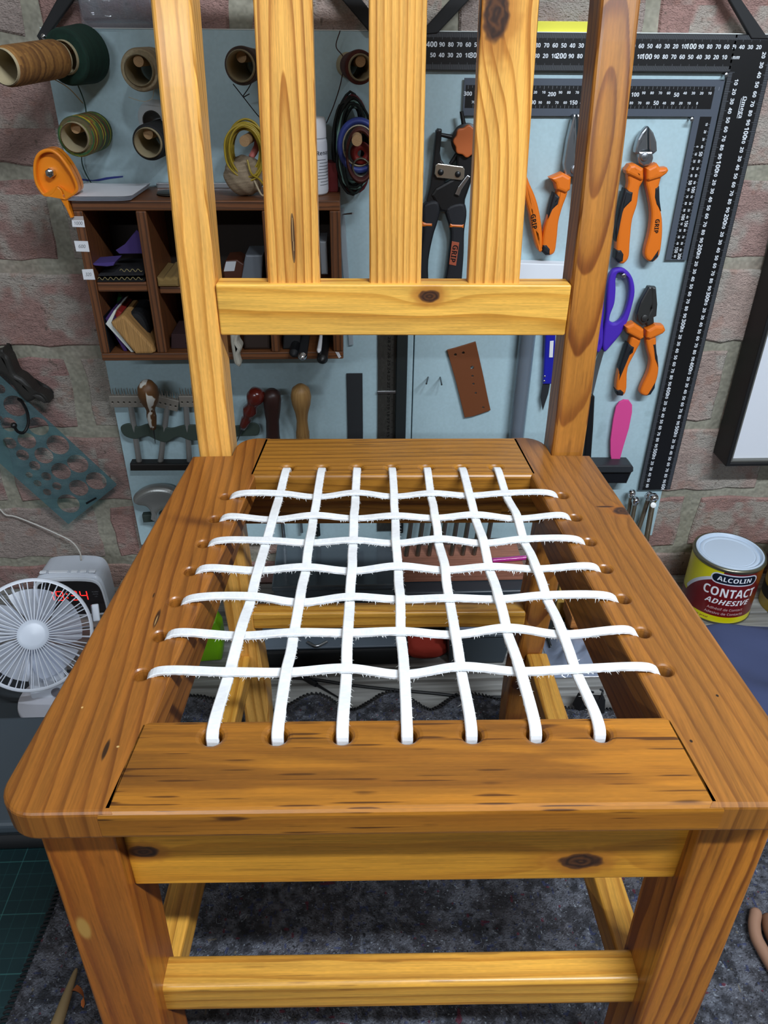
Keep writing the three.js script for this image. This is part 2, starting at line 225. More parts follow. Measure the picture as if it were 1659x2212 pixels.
// ---------------------------------------------------------------- the chair
{
  const chair = thing('dining_chair', 'honey-coloured pine dining chair with a half-woven white leather lace seat, standing on the felt', 'chair', [0.0279, FELT + 0.0009, 0.7737]); chair.rotation.y = -0.0249;
  const Y = -FELT - 0.0009; // parts are measured from the bench top
  const GOLD = { early: 0xe6ab54, late: 0xb06f22 }, BROWN = { early: 0xb5752c, late: 0x7c4516 };
  const add = (n, g, along, m, main) => { g.translate(0, Y, 0); return lpart(chair, n, wood(g, along, m, main), m); };
  const ST = 0.44, SB = 0.419;
  // side planks of the seat
  const sideM = [pine(0.115, 0.43, { seed: 5, early: 0x965d22, late: 0x683912, sp: 0.0092, cx: -0.09, d: 0.03, sl: 0.07, k: 0.85, pore: 0.15, wob: 0.006, darkc: 0x4e2810, dark: (u, v) => 0.75 * Math.exp(-(((u - 0.055) / 0.022) ** 2 + ((v - 0.152 - (u - 0.058) * 0.25) / 0.006) ** 2)), spots: [[0.048, 0.27, 0.0016, 0.010, 0x3a200d], [0.048, 0.272, 0.0005, 0.006, 0xa88858], [0.046, 0.38, 0.0014, 0.0075, 0x35200f], [0.0235, 0.349, 0.0007, 0.0008, 0xd8b070], [0.052, 0.378, 0.0009, 0.0008, 0xc8a468], [0.04, 0.245, 0.0006, 0.003, 0x40260f]] }),
    pine(0.115, 0.43, { seed: 8, early: 0x996226, late: 0x6c4018, sp: 0.0088, cx: 0.17, d: 0.03, sl: 0.10, k: 0.7, pore: 0.15, wob: 0.006, knots: [[0.0706, 0.137, 0.008, 0.006, 1.0]], darkc: 0x45240f, dark: (u, v) => 0.7 * Math.exp(-(((u - 0.016) / 0.016) ** 2 + ((v - 0.165) / 0.012) ** 2)) + 0.75 * Math.exp(-(((u - 0.02) / 0.022) ** 2 + ((v - 0.006) / 0.016) ** 2)), spots: [[0.068, 0.344, 0.0009, 0.0011, 0x1c1008], [0.04, 0.378, 0.0009, 0.0011, 0x1c1008], [0.058, 0.13, 0.008, 0.0012, 0x3a1e10]] })];
  [-1, 1].forEach((s, k) => {
    const outer = [], cr = 0.02; for (let i = 0; i <= 8; i++) { const a = i / 8 * Math.PI / 2; outer.push([s * (0.2115 - cr + cr * Math.cos(a)), -cr + cr * Math.sin(a)]); }
    const rear = []; for (let i = 0; i <= 6; i++) { const a = i / 6 * Math.PI / 2; rear.push([s * (0.128 + 0.0205 * Math.sin(a)), -0.4205 + 0.022 - 0.022 * Math.cos(a)]); }
    const pts = [[s * 0.185, -0.3825], ...outer, [s * 0.1507, -0.0004], [s * 0.1163, -0.4198], ...rear, [s * 0.1492, -0.3838]];
    const holes = []; for (let i = 0; i < 7; i++) { const t = i / 6; holes.push(circlePath(s * (0.1427 + t * 0.0178), 0.3092 - t * 0.2108, 0.0046)); }
    add('seat_plank', lying(pts, SB, ST, 0.0026, false, holes), 'z', sideM[k]);
  });
  // front and rear seat rails
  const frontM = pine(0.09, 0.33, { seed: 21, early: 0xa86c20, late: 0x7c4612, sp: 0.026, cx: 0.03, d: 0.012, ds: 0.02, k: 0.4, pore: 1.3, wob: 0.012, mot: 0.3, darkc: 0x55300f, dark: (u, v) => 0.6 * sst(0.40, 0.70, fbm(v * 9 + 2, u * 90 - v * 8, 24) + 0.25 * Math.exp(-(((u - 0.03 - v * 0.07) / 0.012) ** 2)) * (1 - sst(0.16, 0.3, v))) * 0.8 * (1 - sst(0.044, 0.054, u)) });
  const rearM = pine(0.11, 0.26, { seed: 23, early: 0xa06c24, late: 0x6c4210, sp: 0.0075, cx: -0.05, d: 0.02, k: 0.75, pore: 0.5, wob: 0.016 });
  const rail = (z0, h0, z1, h1, n, zh, sx, m, hr) => { const pts = [[-h0, z0], [h0, z0], [h1, z1], [-h1, z1]]; const holes = []; for (let i = -3; i <= 3; i++) holes.push(circlePath(i * sx - 0.001, -zh, hr)); add(n, lying(pts, SB, ST, 0.0036, false, holes), 'x', m); };
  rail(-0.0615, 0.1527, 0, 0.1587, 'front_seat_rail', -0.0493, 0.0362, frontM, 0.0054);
  rail(-0.42, 0.1243, -0.344, 0.130, 'rear_seat_rail', -0.359, 0.0313, rearM, 0.0048);
  // back posts: swept rounded bars, leaning back above the seat and kicked back at the foot
  const prof = [[0, -0.418, 0.003], [0.10, -0.406, 0.0065], [0.22, -0.397, 0.002], [0.34, -0.389, 0], [0.44, -0.386, 0], [0.5335, -0.394, 0], [0.6346, -0.4025, 0], [0.7957, -0.427, 0], [0.90, -0.448, 0], [0.99, -0.468, 0]];
  const postM = [pine(0.072, 0.9, { seed: 31, ...GOLD, late: 0x9c5e18, sp: 0.0055, cx: -0.01, d: 0.05, k: 0.85, wob: 0.004, pore: 0.12, res: 1500 }), pine(0.072, 0.9, { seed: 33, early: 0xa86d2a, late: 0x6e3a12, sp: 0.0085, cx: 0.016, d: -0.10, ds: 0.15, k: 1.0, wob: 0.008, dw: 0.012, pore: 0.3, res: 1500 })];
  [-1, 1].forEach((s, k) => {
    const curve = new THREE.CatmullRomCurve3(prof.map(([y, z, i]) => V3(s * (0.165 - i), y, z - 0.0195)), false, 'centripetal'); const N = 48, sec = [], w = 0.015, d = 0.0195, r = 0.004;
    for (const [cx, cz, a0] of [[w - r, d - r, 0], [-w + r, d - r, 1], [-w + r, -d + r, 2], [w - r, -d + r, 3]]) for (let q = 0; q <= 3; q++) { const a = (a0 + q / 3) * Math.PI / 2; sec.push([cx + r * Math.cos(a), cz + r * Math.sin(a)]); }
    const pos = [], idx = [], M = sec.length; for (let i = 0; i <= N; i++) { const p = curve.getPoint(i / N); for (const [a, b] of sec) pos.push(p.x + a, p.y, p.z + b); }
    for (let i = 0; i < N; i++) for (let j = 0; j < M; j++) { const a = i * M + j, b = i * M + (j + 1) % M, c = a + M, e = b + M; idx.push(a, c, b, b, c, e); }
    for (let j = 1; j < M - 1; j++) { idx.push(0, j, j + 1); const o = N * M; idx.push(o, o + j + 1, o + j); }
    const g = new THREE.BufferGeometry(); g.setAttribute('position', new THREE.Float32BufferAttribute(pos, 3)); g.setIndex(idx); const q = g.toNonIndexed(); q.computeVertexNormals();
    q.translate(0, FELT + 0.0012, 0); add('back_post', q, 'y', postM[k], 'x');
  });
  const zAt = (h) => { for (let i = 0; i < prof.length - 1; i++) if (h <= prof[i + 1][0]) { const t = (h - prof[i][0]) / (prof[i + 1][0] - prof[i][0]); return prof[i][1] + (prof[i + 1][1] - prof[i][1]) * t; } return -0.468; };
  // lower back rail with a knot, top rail, three slats
  const railM = pine(0.07, 0.31, { seed: 41, early: 0xebb450, late: 0xb97a24, sp: 0.017, cx: -0.012, d: 0.012, ds: 0.02, k: 0.9, pore: 0.16, wob: 0.006, knots: [[0.0343, 0.1795, 0.0055, 0.009, 0.75]] });
  add('back_rail', rbox(0.299, 0.044, 0.021, 0.0018, 0, 0.572, -0.4065), 'x', railM);
  add('top_rail', rbox(0.299, 0.105, 0.021, 0.003, 0, 0.9275, -0.4645), 'x', railM);
  const slatM = [pine(0.062, 0.31, { seed: 51, ...GOLD, late: 0x9c5c1c, sp: 0.0062, cx: 0.02, d: -0.004, ds: 0.06, k: 1.0, pore: 0.08, wob: 0.004, knots: [], crack: [[0.0215, 0.022, 0.06, 0.0008]], darkc: 0x9c6024, dark: (u, v) => 0.5 * Math.exp(-(((u - 0.022) / 0.01) ** 2 + ((v - 0.042) / 0.03) ** 2)) }),
    pine(0.062, 0.31, { seed: 53, ...GOLD, late: 0xa4661e, sp: 0.0056, cx: -0.2, d: 0.01, k: 0.8, pore: 0.1, wob: 0.0015 }),
    pine(0.062, 0.31, { seed: 55, ...GOLD, late: 0xa6661f, sp: 0.0075, cx: -0.02, d: 0.012, ds: 0.02, k: 0.95, pore: 0.06, wob: 0.006, knots: [[0.0115, 0.197, 0.0105, 0.019, 2.6]] })];
  [-0.0843, 0.001, 0.0844].forEach((x, k) => {
    const h0 = 0.588, h1 = 0.878, z0 = zAt(h0) - 0.003, z1 = zAt(h1) - 0.003; const g = rbox(0.0435, h1 - h0, 0.017, 0.0022, x, (h0 + h1) / 2, 0); const p = g.attributes.position; for (let i = 0; i < p.count; i++) { const t = (p.getY(i) - h0) / (h1 - h0); p.setZ(i, p.getZ(i) + z0 + (z1 - z0) * t - 0.0085 + 0.002 - 0.012 * t * (1 - t) * 0.5); }
    add('slat', g, 'y', slatM[k], 'x');
  });
  // front legs, aprons and stretchers
  const legM = [pine(0.11, 0.43, { seed: 61, early: 0xa8621e, late: 0x6c310c, sp: 0.014, cx: 0.05, d: 0.01, ds: 0.02, k: 0.7, pore: 0.3, wob: 0.006, mot: 0.3, res: 1800, spots: [[0.0165, 0.30, 0.0045, 0.013, 0xb88c44]] }), pine(0.11, 0.43, { seed: 63, early: 0xb06e24, late: 0x70390e, sp: 0.008, cx: 0.06, d: 0.012, ds: 0.01, k: 0.85, pore: 0.3, wob: 0.014, mot: 0.3, res: 1800 })];
  [-1, 1].forEach((s, k) => { const g = rbox(0.0405, 0.4168 - FELT, 0.0458, 0.0025, s * 0.181, (0.4192 + FELT) / 2, -0.0384); const p = g.attributes.position; for (let i = 0; i < p.count; i++) { const t = (0.418 - p.getY(i)) / 0.418; p.setX(i, p.getX(i) + s * t * 0.011); } add('front_leg', g, 'y', legM[k], 'x'); });
  const apronM = pine(0.10, 0.33, { seed: 71, early: 0xd8962e, late: 0xac6a18, sp: 0.02, cx: 0.02, d: 0.01, k: 0.55, pore: 0.3, wob: 0.01, knots: [[0.0324, 0.0104, 0.0055, 0.009, 0.5], [0.018, 0.266, 0.0075, 0.0135, 0.8]] });
  add('front_apron', box(-0.163, 0.163, 0.338, 0.4185, -0.044, -0.026, 0.0018), 'x', apronM);
  add('rear_apron', box(-0.150, 0.150, 0.3556, 0.4185, -0.414, -0.396, 0.0018), 'x', rearM);
  for (const s of [-1, 1]) { const g = box(-0.009, 0.009, 0.345, 0.4185, -0.392, -0.05, 0.0018); g.rotateY(s * 0.05); g.translate(s * 0.176, 0, 0.0); add('side_apron', g, 'z', sideM[0]); }
  const strM = pine(0.06, 0.36, { seed: 75, early: 0xdaa040, late: 0xa4681c, sp: 0.0105, cx: -0.03, d: 0.02, k: 0.8, pore: 0.4, wob: 0.003 });
  add('front_stretcher', box(-0.172, 0.172, 0.1775, 0.21, -0.053, -0.030, 0.004), 'x', strM);
  add('rear_stretcher', box(-0.150, 0.150, 0.2165, 0.239, -0.4175, -0.398, 0.003), 'x', strM);
  for (const s of [-1, 1]) { const g = box(-0.012, 0.012, 0.147, 0.176, -0.402, -0.05, 0.0025); g.rotateY(s * 0.03); g.translate(s * 0.1805, 0, 0); add('side_stretcher', g, 'z', strM); }
  // ----- white leather laces, woven over and under
  const laceT = dataTex(64, 512, (a, b) => { const n = fbm(a * 5, b * 60, 90), e = vn(a * 30, b * 300, 91), q = 228 + 20 * (n - 0.5) + 10 * (e - 0.5); return [q - 1, q + 1, q + 2]; });
  const laceM = new THREE.MeshStandardMaterial({ map: laceT, roughness: 0.8 }), fuzzM = std(0xe8eae6, 0.95);
  const R = mulberry(9);
  const ribbon = (pts, side, w, th) => { // pts: centre line, side: unit width direction
    const c = new THREE.CatmullRomCurve3(pts.map(vv), false, 'centripetal'); const N = 150, pos = [], uv = [], idx = []; const fr = 0.0006, sec = [[-w / 2, -th / 2 + fr], [-w / 2, th / 2 - fr], [-w / 2 + fr, th / 2], [w / 2 - fr, th / 2], [w / 2, th / 2 - fr], [w / 2, -th / 2 + fr], [w / 2 - fr, -th / 2], [-w / 2 + fr, -th / 2]];
    const up = V3(0, 0, 0), ls = [];
    for (let i = 0; i <= N; i++) { const t = i / N, p = c.getPointAt(t), d = c.getTangentAt(t); up.crossVectors(d, side).normalize(); if (up.y < 0 || (Math.abs(up.y) < 0.15 && false)) up.negate(); const roll = (vn(t * 7, 3, 500 + (pts[0][0] * 1e4 | 0)) - 0.5) * 0.16; const sd = side.clone().applyAxisAngle(d, roll), uu = up.clone().applyAxisAngle(d, roll); sec.forEach(([a, b], k) => { const j = (k === 0 || k === 7 || k === 5 || k === 6) ? (R() - 0.5) * 0.0004 : 0; pos.push(p.x + sd.x * (a + j) + uu.x * b, p.y + sd.y * (a + j) + uu.y * b, p.z + sd.z * (a + j) + uu.z * b); uv.push(k / 8, t * 2); }); ls.push([p, sd, uu, d]); }
    const M = 8; for (let i = 0; i < N; i++) for (let j = 0; j < M; j++) { const a = i * M + j, b = i * M + (j + 1) % M; idx.push(a, b, a + M, b, b + M, a + M); }
    const g = new THREE.BufferGeometry(); g.setAttribute('position', new THREE.Float32BufferAttribute(pos, 3)); g.setAttribute('uv', new THREE.Float32BufferAttribute(uv, 2)); g.setIndex(idx); const q = g.toNonIndexed(); q.computeVertexNormals();
    const fz = []; for (let k = 0; k < 190; k++) { const i = 10 + Math.floor(R() * (N - 20)), [p, sd, uu, d] = ls[i]; const s = R() < 0.72 ? 1 : -1, l = 0.0005 + R() * R() * 0.0026, a = p.clone().addScaledVector(sd, s * (w / 2 - 0.0003)).addScaledVector(uu, -th / 2 + R() * th * 0.4).addScaledVector(d, (R() - 0.5) * 0.002); const e = a.clone().addScaledVector(sd, s * l * 0.9).addScaledVector(d, (R() - 0.5) * l * 1.6).addScaledVector(uu, -R() * l); fz.push(a.x - d.x * 0.00022, a.y - d.y * 0.00022, a.z - d.z * 0.00022, a.x + d.x * 0.00022, a.y, a.z + d.z * 0.00022, e.x, e.y, e.z); }
    const f = new THREE.BufferGeometry(); f.setAttribute('position', new THREE.Float32BufferAttribute(fz, 3)); f.computeVertexNormals();
    return [q, f];
  };
  const put = (pts, side) => { const [g, f] = ribbon(pts, side, 0.0068 + (R() - 0.5) * 0.0005, 0.0026); g.translate(0, Y, 0); f.translate(0, Y, 0); const l = lpart(chair, 'leather_lace', g, laceM); const q = lpart(l, 'fibres', f, fuzzM); q.userData.kind = 'stuff'; };
  const rowAt = (i) => { const t = i / 6; return { z: -0.3092 + t * 0.2108, h: 0.1427 + t * 0.0178 }; };
  const top = ST + 0.0017, amp = 0.0017;
  for (let j = 0; j < 7; j++) { // columns, rear to front
    const xr = (j - 3) * 0.0313 - 0.001, xf = (j - 3) * 0.0362 - 0.001, X = (z) => xr + (xf - xr) * (z + 0.359) / 0.3097; const pts = [[X(-0.3575), SB + 0.003, -0.3580], [X(-0.357), ST - 0.0035, -0.3572], [X(-0.353), top, -0.3535]];
    for (let i = 0; i < 7; i++) { const z = rowAt(i).z, over = (i + j) % 2 === 1; pts.push([X(z) + (R() - 0.5) * 0.0012, top - 0.0006 + (over ? amp : -amp), z]); if (i < 6) pts.push([X((z + rowAt(i + 1).z) / 2), top - 0.0006, (z + rowAt(i + 1).z) / 2]); }
    pts.push([X(-0.058), top + 0.0003, -0.0575], [X(-0.0515), ST - 0.001, -0.0502], [X(-0.0502), SB + 0.003, -0.0492]);
    put(pts, V3(1, 0, 0));
  }
  for (let i = 0; i < 7; i++) { // rows, left to right
    const { z, h } = rowAt(i); const Z = (x) => z; const pts = [[-h + 0.0036, SB + 0.003, z], [-h + 0.0042, ST - 0.003, z], [-h + 0.009, top, z]];
    for (let j = 0; j < 7; j++) { const x0 = (j - 3) * 0.0313 - 0.001, x1 = (j - 3) * 0.0362 - 0.001, x = x0 + (x1 - x0) * (z + 0.359) / 0.3097, over = (i + j) % 2 === 0; const bow = (i >= 4 ? 0.0022 : 0.001) * Math.sin(j * 2.2 + i * 1.3) ; pts.push([x, top - 0.0006 + (over ? amp : -amp), z + bow * 0.8]); }
    pts.push([h - 0.009, top, z], [h - 0.0042, ST - 0.003, z], [h - 0.0036, SB + 0.003, z]);
    put(pts, V3(0, 0, 1));
  }
}

// ---------------------------------------------------------------- the tool board
const blueTex = dataTex(512, 512, (a, b) => { const n = fbm(a * 9, b * 9, 120), g = vn(a * 330, b * 330, 121), d = sst(0.7, 0.85, fbm(a * 22, b * 22, 122)); const q = 0.95 + 0.05 * n + 0.04 * (g - 0.5) - d * 0.05; return [176 * q, 202 * q, 209 * q]; });
const blueMat = new THREE.MeshStandardMaterial({ map: blueTex, roughness: 0.5 });
const boardEdge = std(0xd8dcd8, 0.7), steel = std(0xb8bcc0, 0.28, 1), darkSteel = std(0x55595c, 0.4, 0.85), chrome = std(0xd8dade, 0.14, 1), brass = std(0x9a7f4a, 0.35, 0.9), blackPl = std(0x0e0f11, 0.42), blackMatte = std(0x17181a, 0.7), orange = std(0xe2741a, 0.42), darkGrip = std(0x14161c, 0.6);
{
  const bl = thing('tool_board', 'pale blue painted tool board fixed to the brick wall behind the shelf', 'board', [-0.03, 0.079, -0.006]);
  part(bl, 'panel', planarUV(box(-0.339, 0.088, 0.079, 0.775, -0.0121, 0, 0.0008), -0.34, 0.4, 0.08, 0.8), blueMat); part(bl, 'edge_strip', box(-0.339, 0.088, 0.7752, 0.7762, -0.0121, -0.0002, 0.0003), boardEdge, 'pale unpainted top edge');
  part(bl, 'ink_mark', slab([[-.3345,.6214],[-.323,.6204],[-.3111,.6188],[-.3042,.6199],[-.2937,.622],[-.2835,.623],[-.2734,.6236],[-.2737,.622],[-.2908,.6199],[-.3035,.6178],[-.3169,.6178],[-.3334,.6188]], -0.0002, 0.0003, 0.0001), std(0x2e3c8c, 0.7), 'smudged blue ink line');
  const br = thing('tool_board', 'pale blue painted tool board behind the pliers and framing square', 'board', [0.29, 0.079, -0.006]);
  part(br, 'panel', planarUV(box(0.0895, 0.4895, 0.079, 0.775, -0.0121, 0, 0.0008), -0.2, 0.54, 0.1, 0.82), blueMat); part(br, 'edge_strip', box(0.0895, 0.4895, 0.7752, 0.7762, -0.0121, -0.0002, 0.0003), boardEdge, 'pale unpainted top edge');
}
// black steel straps that carry the boards
{
  const st = [['black steel strap bolted beside the green thread spool', [[-.256,.8661],[-.2378,.8663],[-.294,.8015],[-.3338,.7635],[-.3386,.7625],[-.3414,.7678],[-.3124,.8013]], 0.002], ['black steel strap slanting down beside the middle slat', [[-.0495,.8646],[-.0251,.8649],[.0195,.8042],[.0485,.7733],[.0287,.7731],[-.0024,.804]], 0.002], ['black steel strap ending above the framing square', [[.1873,.8673],[.2097,.8675],[.1382,.8052],[.1045,.7737],[.0836,.7722],[.117,.8051]], 0.002], ['black steel strap at the outer corner of the framing square', [[.3731,.8694],[.3909,.8696],[.4457,.8079],[.4869,.7711],[.4668,.771],[.4314,.8078]], 0.002]];
  st.forEach(([l, p, z], i) => { const t = thing('steel_strap', l, 'strap', [p[2][0], p[3][1], 0.002]); part(t, 'bar', slab(p, 0.001, 0.008, 0.0012), blackMatte); if (i === 0) { const q = [[-.3335,.7674,.009]][0]; part(t, 'bolt', lathe([[0, 0.003], [0.002, 0.0027], [0.003, 0.0015], [0.003, -0.002]], [q[0], q[1], 0.008], [0, 0, 1]), chrome); } });
}
single('yellow_rule', 'yellow strip rule standing on top of the tool board', 'ruler', slab([[.1819,.7863],[.2994,.7864],[.3014,.7743],[.183,.7743]], -0.008, -0.004, 0.0005), std(0xe6e04a, 0.5));
// clear blister pack lying on the board top
{
  const clear = new THREE.MeshPhysicalMaterial({ color: 0xeef0f4, roughness: 0.04, transmission: 0.93, thickness: 0, ior: 1.45 });
  const x0 = -0.293, y0 = 0.7763; const t = thing('blister_pack', 'empty clear plastic blister pack standing on the board edge', 'packaging', [x0 + 0.04, y0, 0.006]);
  const P = []; for (let j = 0; j <= 28; j++) for (let i = 0; i <= 40; i++) { const a = i / 40, b = j / 28, e = sst(0, 0.1, a) * sst(0, 0.1, 1 - a) * sst(0, 0.12, b) * sst(0, 0.1, 1 - b); const ribs = 0.004 * Math.max(0, Math.sin(a * 25)) * sst(0.15, 0.4, b); P.push(x0 + a * 0.084, y0 + b * 0.07, -0.004 + e * (0.02 + ribs + 0.003 * vn(a * 9, b * 9, 8))); }
  const idx = []; for (let j = 0; j < 28; j++) for (let i = 0; i < 40; i++) { const a = j * 41 + i; idx.push(a, a + 1, a + 41, a + 1, a + 42, a + 41); }
  const g = new THREE.BufferGeometry(); g.setAttribute('position', new THREE.Float32BufferAttribute(P, 3)); g.setIndex(idx); g.computeVertexNormals(); part(t, 'shell', flat(g), clear); part(t, 'flange', slab([[x0, y0], [x0 + 0.084, y0], [x0 + 0.084, y0 + 0.07], [x0, y0 + 0.07]], -0.006, -0.005, 0.0002), clear);
}
// ----- squares
function ticks(c, n, f) { for (let k = 0; k <= n; k++) f(k); }
{
  const S = 5000, W = 1800, H = 188; // 5 px per mm
  const topT = canvasTex(W, H, (c) => { c.fillStyle = '#0b0b0d'; c.fillRect(0, 0, W, H); c.strokeStyle = '#aab0b8'; c.fillStyle = '#e4eaf0'; c.textAlign = 'center'; c.textBaseline = 'middle'; const X = (mm) => W - (mm - 50) * 5;
    for (let k = 50; k <= 408; k++) { c.lineWidth = 1.1; c.beginPath(); c.moveTo(X(k), 2); c.lineTo(X(k), k % 10 === 0 ? 36 : k % 5 === 0 ? 27 : 25); c.stroke(); if (k % 10 === 0) { const b = k % 100 === 0; c.font = b ? 'bold 38px sans-serif' : 'bold 30px sans-serif'; c.fillText(b ? String(k) : String(k % 100), X(k) + (b ? -8 : 0), 60); } }
    for (let k = 0; k <= 357; k++) { const x = W - k * 5; c.lineWidth = 1.1; c.beginPath(); c.moveTo(x, H - 4); c.lineTo(x, k % 10 === 0 ? H - 40 : H - 30); c.stroke(); if (k % 10 === 0 && k > 0) { const b = k % 100 === 0; c.font = b ? 'bold 38px sans-serif' : 'bold 30px sans-serif'; c.fillText(b ? String(k) : String(k % 100), x + (b ? -8 : 0), 112); } } });
  const VW = 250, VH = 2048, SV = VH / 605;
  const verT = canvasTex(VW, VH, (c) => { c.fillStyle = '#0b0b0d'; c.fillRect(0, 0, VW, VH); c.fillStyle = '#e4eaf0'; c.strokeStyle = '#9aa2ac'; c.textAlign = 'center'; c.textBaseline = 'middle';
    const txt = (s, x, y, f) => { c.save(); c.translate(x, y); c.rotate(Math.PI / 2); c.scale(SV / 5, 1); c.font = f; c.fillText(s, 0, 0); c.restore(); };
    for (let k = 4; k <= 604; k++) { const y = k * SV; c.lineWidth = 0.9; c.beginPath(); c.moveTo(VW - 3, y); c.lineTo(VW - (k % 10 === 0 ? 38 : 27), y); c.stroke(); if (k % 10 === 0 && k > 10) { const b = k % 100 === 0; txt(b ? String(k) : String(k % 100), VW - 60, y + (b ? 4 : 0), b ? 'bold 40px sans-serif' : 'bold 31px sans-serif'); } }
    for (let k = 0; k <= 567; k++) { const y = (k + 37.5) * SV; c.lineWidth = 0.9; c.beginPath(); c.moveTo(3, y); c.lineTo(k % 10 === 0 ? 40 : 28, y); c.stroke(); if (k % 10 === 0 && k > 0) { const b = k % 100 === 0; txt(b ? String(k) : String(k % 100), 62, y + (b ? 4 : 0), b ? 'bold 40px sans-serif' : 'bold 31px sans-serif'); } }
    for (let k = 0; k <= 50; k++) { const x = VW - k * 5; c.lineWidth = 1.2; c.beginPath(); c.moveTo(x, 2); c.lineTo(x, k % 10 === 0 ? 24 : 17); c.stroke(); if (k % 10 === 0 && k > 10) { c.save(); c.translate(x, 41); c.scale(1, SV / 5); c.font = 'bold 30px sans-serif'; c.fillText(String(k), 0, 0); c.restore(); } }
    c.save(); c.translate(VW - 30, 38); c.rotate(0.8); c.font = 'bold 20px sans-serif'; c.fillText('10', 0, 0); c.restore(); c.save(); c.translate(24, 76); c.scale(1, SV / 5); c.font = 'italic bold 27px sans-serif'; c.fillText('mm', 0, 0); c.restore();
    c.save(); c.translate(135, 250); c.rotate(Math.PI / 2); c.scale(SV / 5, 1); c.font = 'bold 34px serif'; c.fillText('\u03A9mega', 0, 0); c.fillRect(-50, 18, 108, 3); c.restore(); });
  const rot = -0.0028, px = (x, y) => [x, y];
  const t = thing('framing_square', 'large black steel framing square with white millimetre scales', 'square', [0.47, 0.17, 0.005]);
  part(t, 'blade', slab([[0.0902, 0.775], [0.4982, 0.775], [0.4982, 0.17], [0.4482, 0.17], [0.4482, 0.7375], [0.0902, 0.7375]], 0.004, 0.0062, 0.0003), std(0x0b0b0d, 0.4));
  const p1 = new THREE.PlaneGeometry(0.36, 0.0375); p1.translate(0.0902 + 0.18, 0.75625, 0.0064); part(t, 'scale_print', p1, std(0xffffff, 0.42, 0, { map: topT }), 'white millimetre scale on the short arm');
  const p2 = new THREE.PlaneGeometry(0.05, 0.605); p2.translate(0.4732, 0.4725, 0.0064); part(t, 'scale_print', p2, std(0xffffff, 0.42, 0, { map: verT }), 'white millimetre scale on the long arm');
  for (const [k, q] of [[.4448,.7349],[.4144,.6884]].entries()) single('nail', k ? 'bright nail head holding the small square' : 'grey nail head holding the framing square', 'nail', lathe([[0, 0.012], [0.0022, 0.0118], [0.0024, 0.011], [0.0012, 0.0105], [0.0012, -0.008]], [q[0], q[1], 0], [0, 0, 1], 14), steel);
  // small square
  const SW = 1550, SH = 195; const smT = canvasTex(SW, SH, (c) => { c.fillStyle = '#4c535e'; c.fillRect(0, 0, SW, SH); c.fillStyle = '#0b0b0d'; c.fillRect(10, 36, SW - 60, SH - 76); c.strokeStyle = '#b4bac2'; c.fillStyle = '#e2e8ee'; c.textAlign = 'center'; c.textBaseline = 'middle'; for (let k = 0; k <= 300; k += 5) { const x = SW - 25 - k * 5; c.lineWidth = 1.4; c.beginPath(); c.moveTo(x, 38); c.lineTo(x, k % 10 ? 50 : 56); c.stroke(); if (k % 10 === 0 && k > 0) { const b = k % 50 === 0; c.font = b ? 'bold 30px sans-serif' : 'bold 20px sans-serif'; c.fillText(b ? String(k) : String(k % 100), x, b ? 80 : 70); } } for (let k = 0; k <= 270; k += 5) { const x = SW - 140 - k * 5; c.beginPath(); c.moveTo(x, SH - 42); c.lineTo(x, SH - (k % 10 ? 54 : 60)); c.stroke(); if (k % 10 === 0) { const b = k % 50 === 0 && k > 0; c.font = b ? 'bold 30px sans-serif' : 'bold 20px sans-serif'; c.fillText(b ? String(k) : String(k % 100), x, SH - 72); } } });
  const SV2 = 1030; const smV = canvasTex(150, SV2, (c) => { c.fillStyle = '#4c535e'; c.fillRect(0, 0, 150, SV2); c.fillStyle = '#0b0b0d'; c.fillRect(40, 0, 74, SV2 - 8); c.strokeStyle = '#b4bac2'; c.fillStyle = '#e2e8ee'; c.textAlign = 'center'; c.textBaseline = 'middle'; const txt = (s, x, y, f) => { c.save(); c.translate(x, y); c.rotate(Math.PI / 2); c.font = f; c.fillText(s, 0, 0); c.restore(); }; for (let k = 10; k <= 200; k += 5) { const y = k * 5; c.lineWidth = 1.4; c.beginPath(); c.moveTo(114, y); c.lineTo(k % 10 ? 106 : 102, y); c.stroke(); if (k % 10 === 0) { const b = k % 50 === 0; txt(b ? String(k) : String(k % 100), 92, y, b ? 'bold 30px sans-serif' : 'bold 20px sans-serif'); } } for (let k = 0; k <= 165; k += 5) { const y = 200 + k * 5; c.beginPath(); c.moveTo(40, y); c.lineTo(k % 10 ? 47 : 51, y); c.stroke(); if (k % 10 === 0) { const b = k % 50 === 0 && k > 0; txt(b ? String(k) : String(k % 100), 62, y, b ? 'bold 30px sans-serif' : 'bold 20px sans-serif'); } } });
  const q = thing('small_square', 'small black and grey carpenter square inside the framing square', 'square', [0.44, 0.522, 0.005]);
  part(q, 'blade', slab([[0.1382, 0.730], [0.4472, 0.730], [0.4472, 0.522], [0.4185, 0.522], [0.4185, 0.691], [0.1382, 0.691]], 0.003, 0.0048, 0.0003), std(0x3a4048, 0.4));
  const a1 = new THREE.PlaneGeometry(0.309, 0.039); a1.translate(0.2927, 0.7105, 0.005); part(q, 'scale_print', a1, std(0xffffff, 0.42, 0, { map: smT }), 'white scale on the long arm');
  const a2 = new THREE.PlaneGeometry(0.0287, 0.169); a2.translate(0.43285, 0.6065, 0.0051); part(q, 'scale_print', a2, std(0xffffff, 0.42, 0, { map: smV }), 'white scale on the short arm');
}
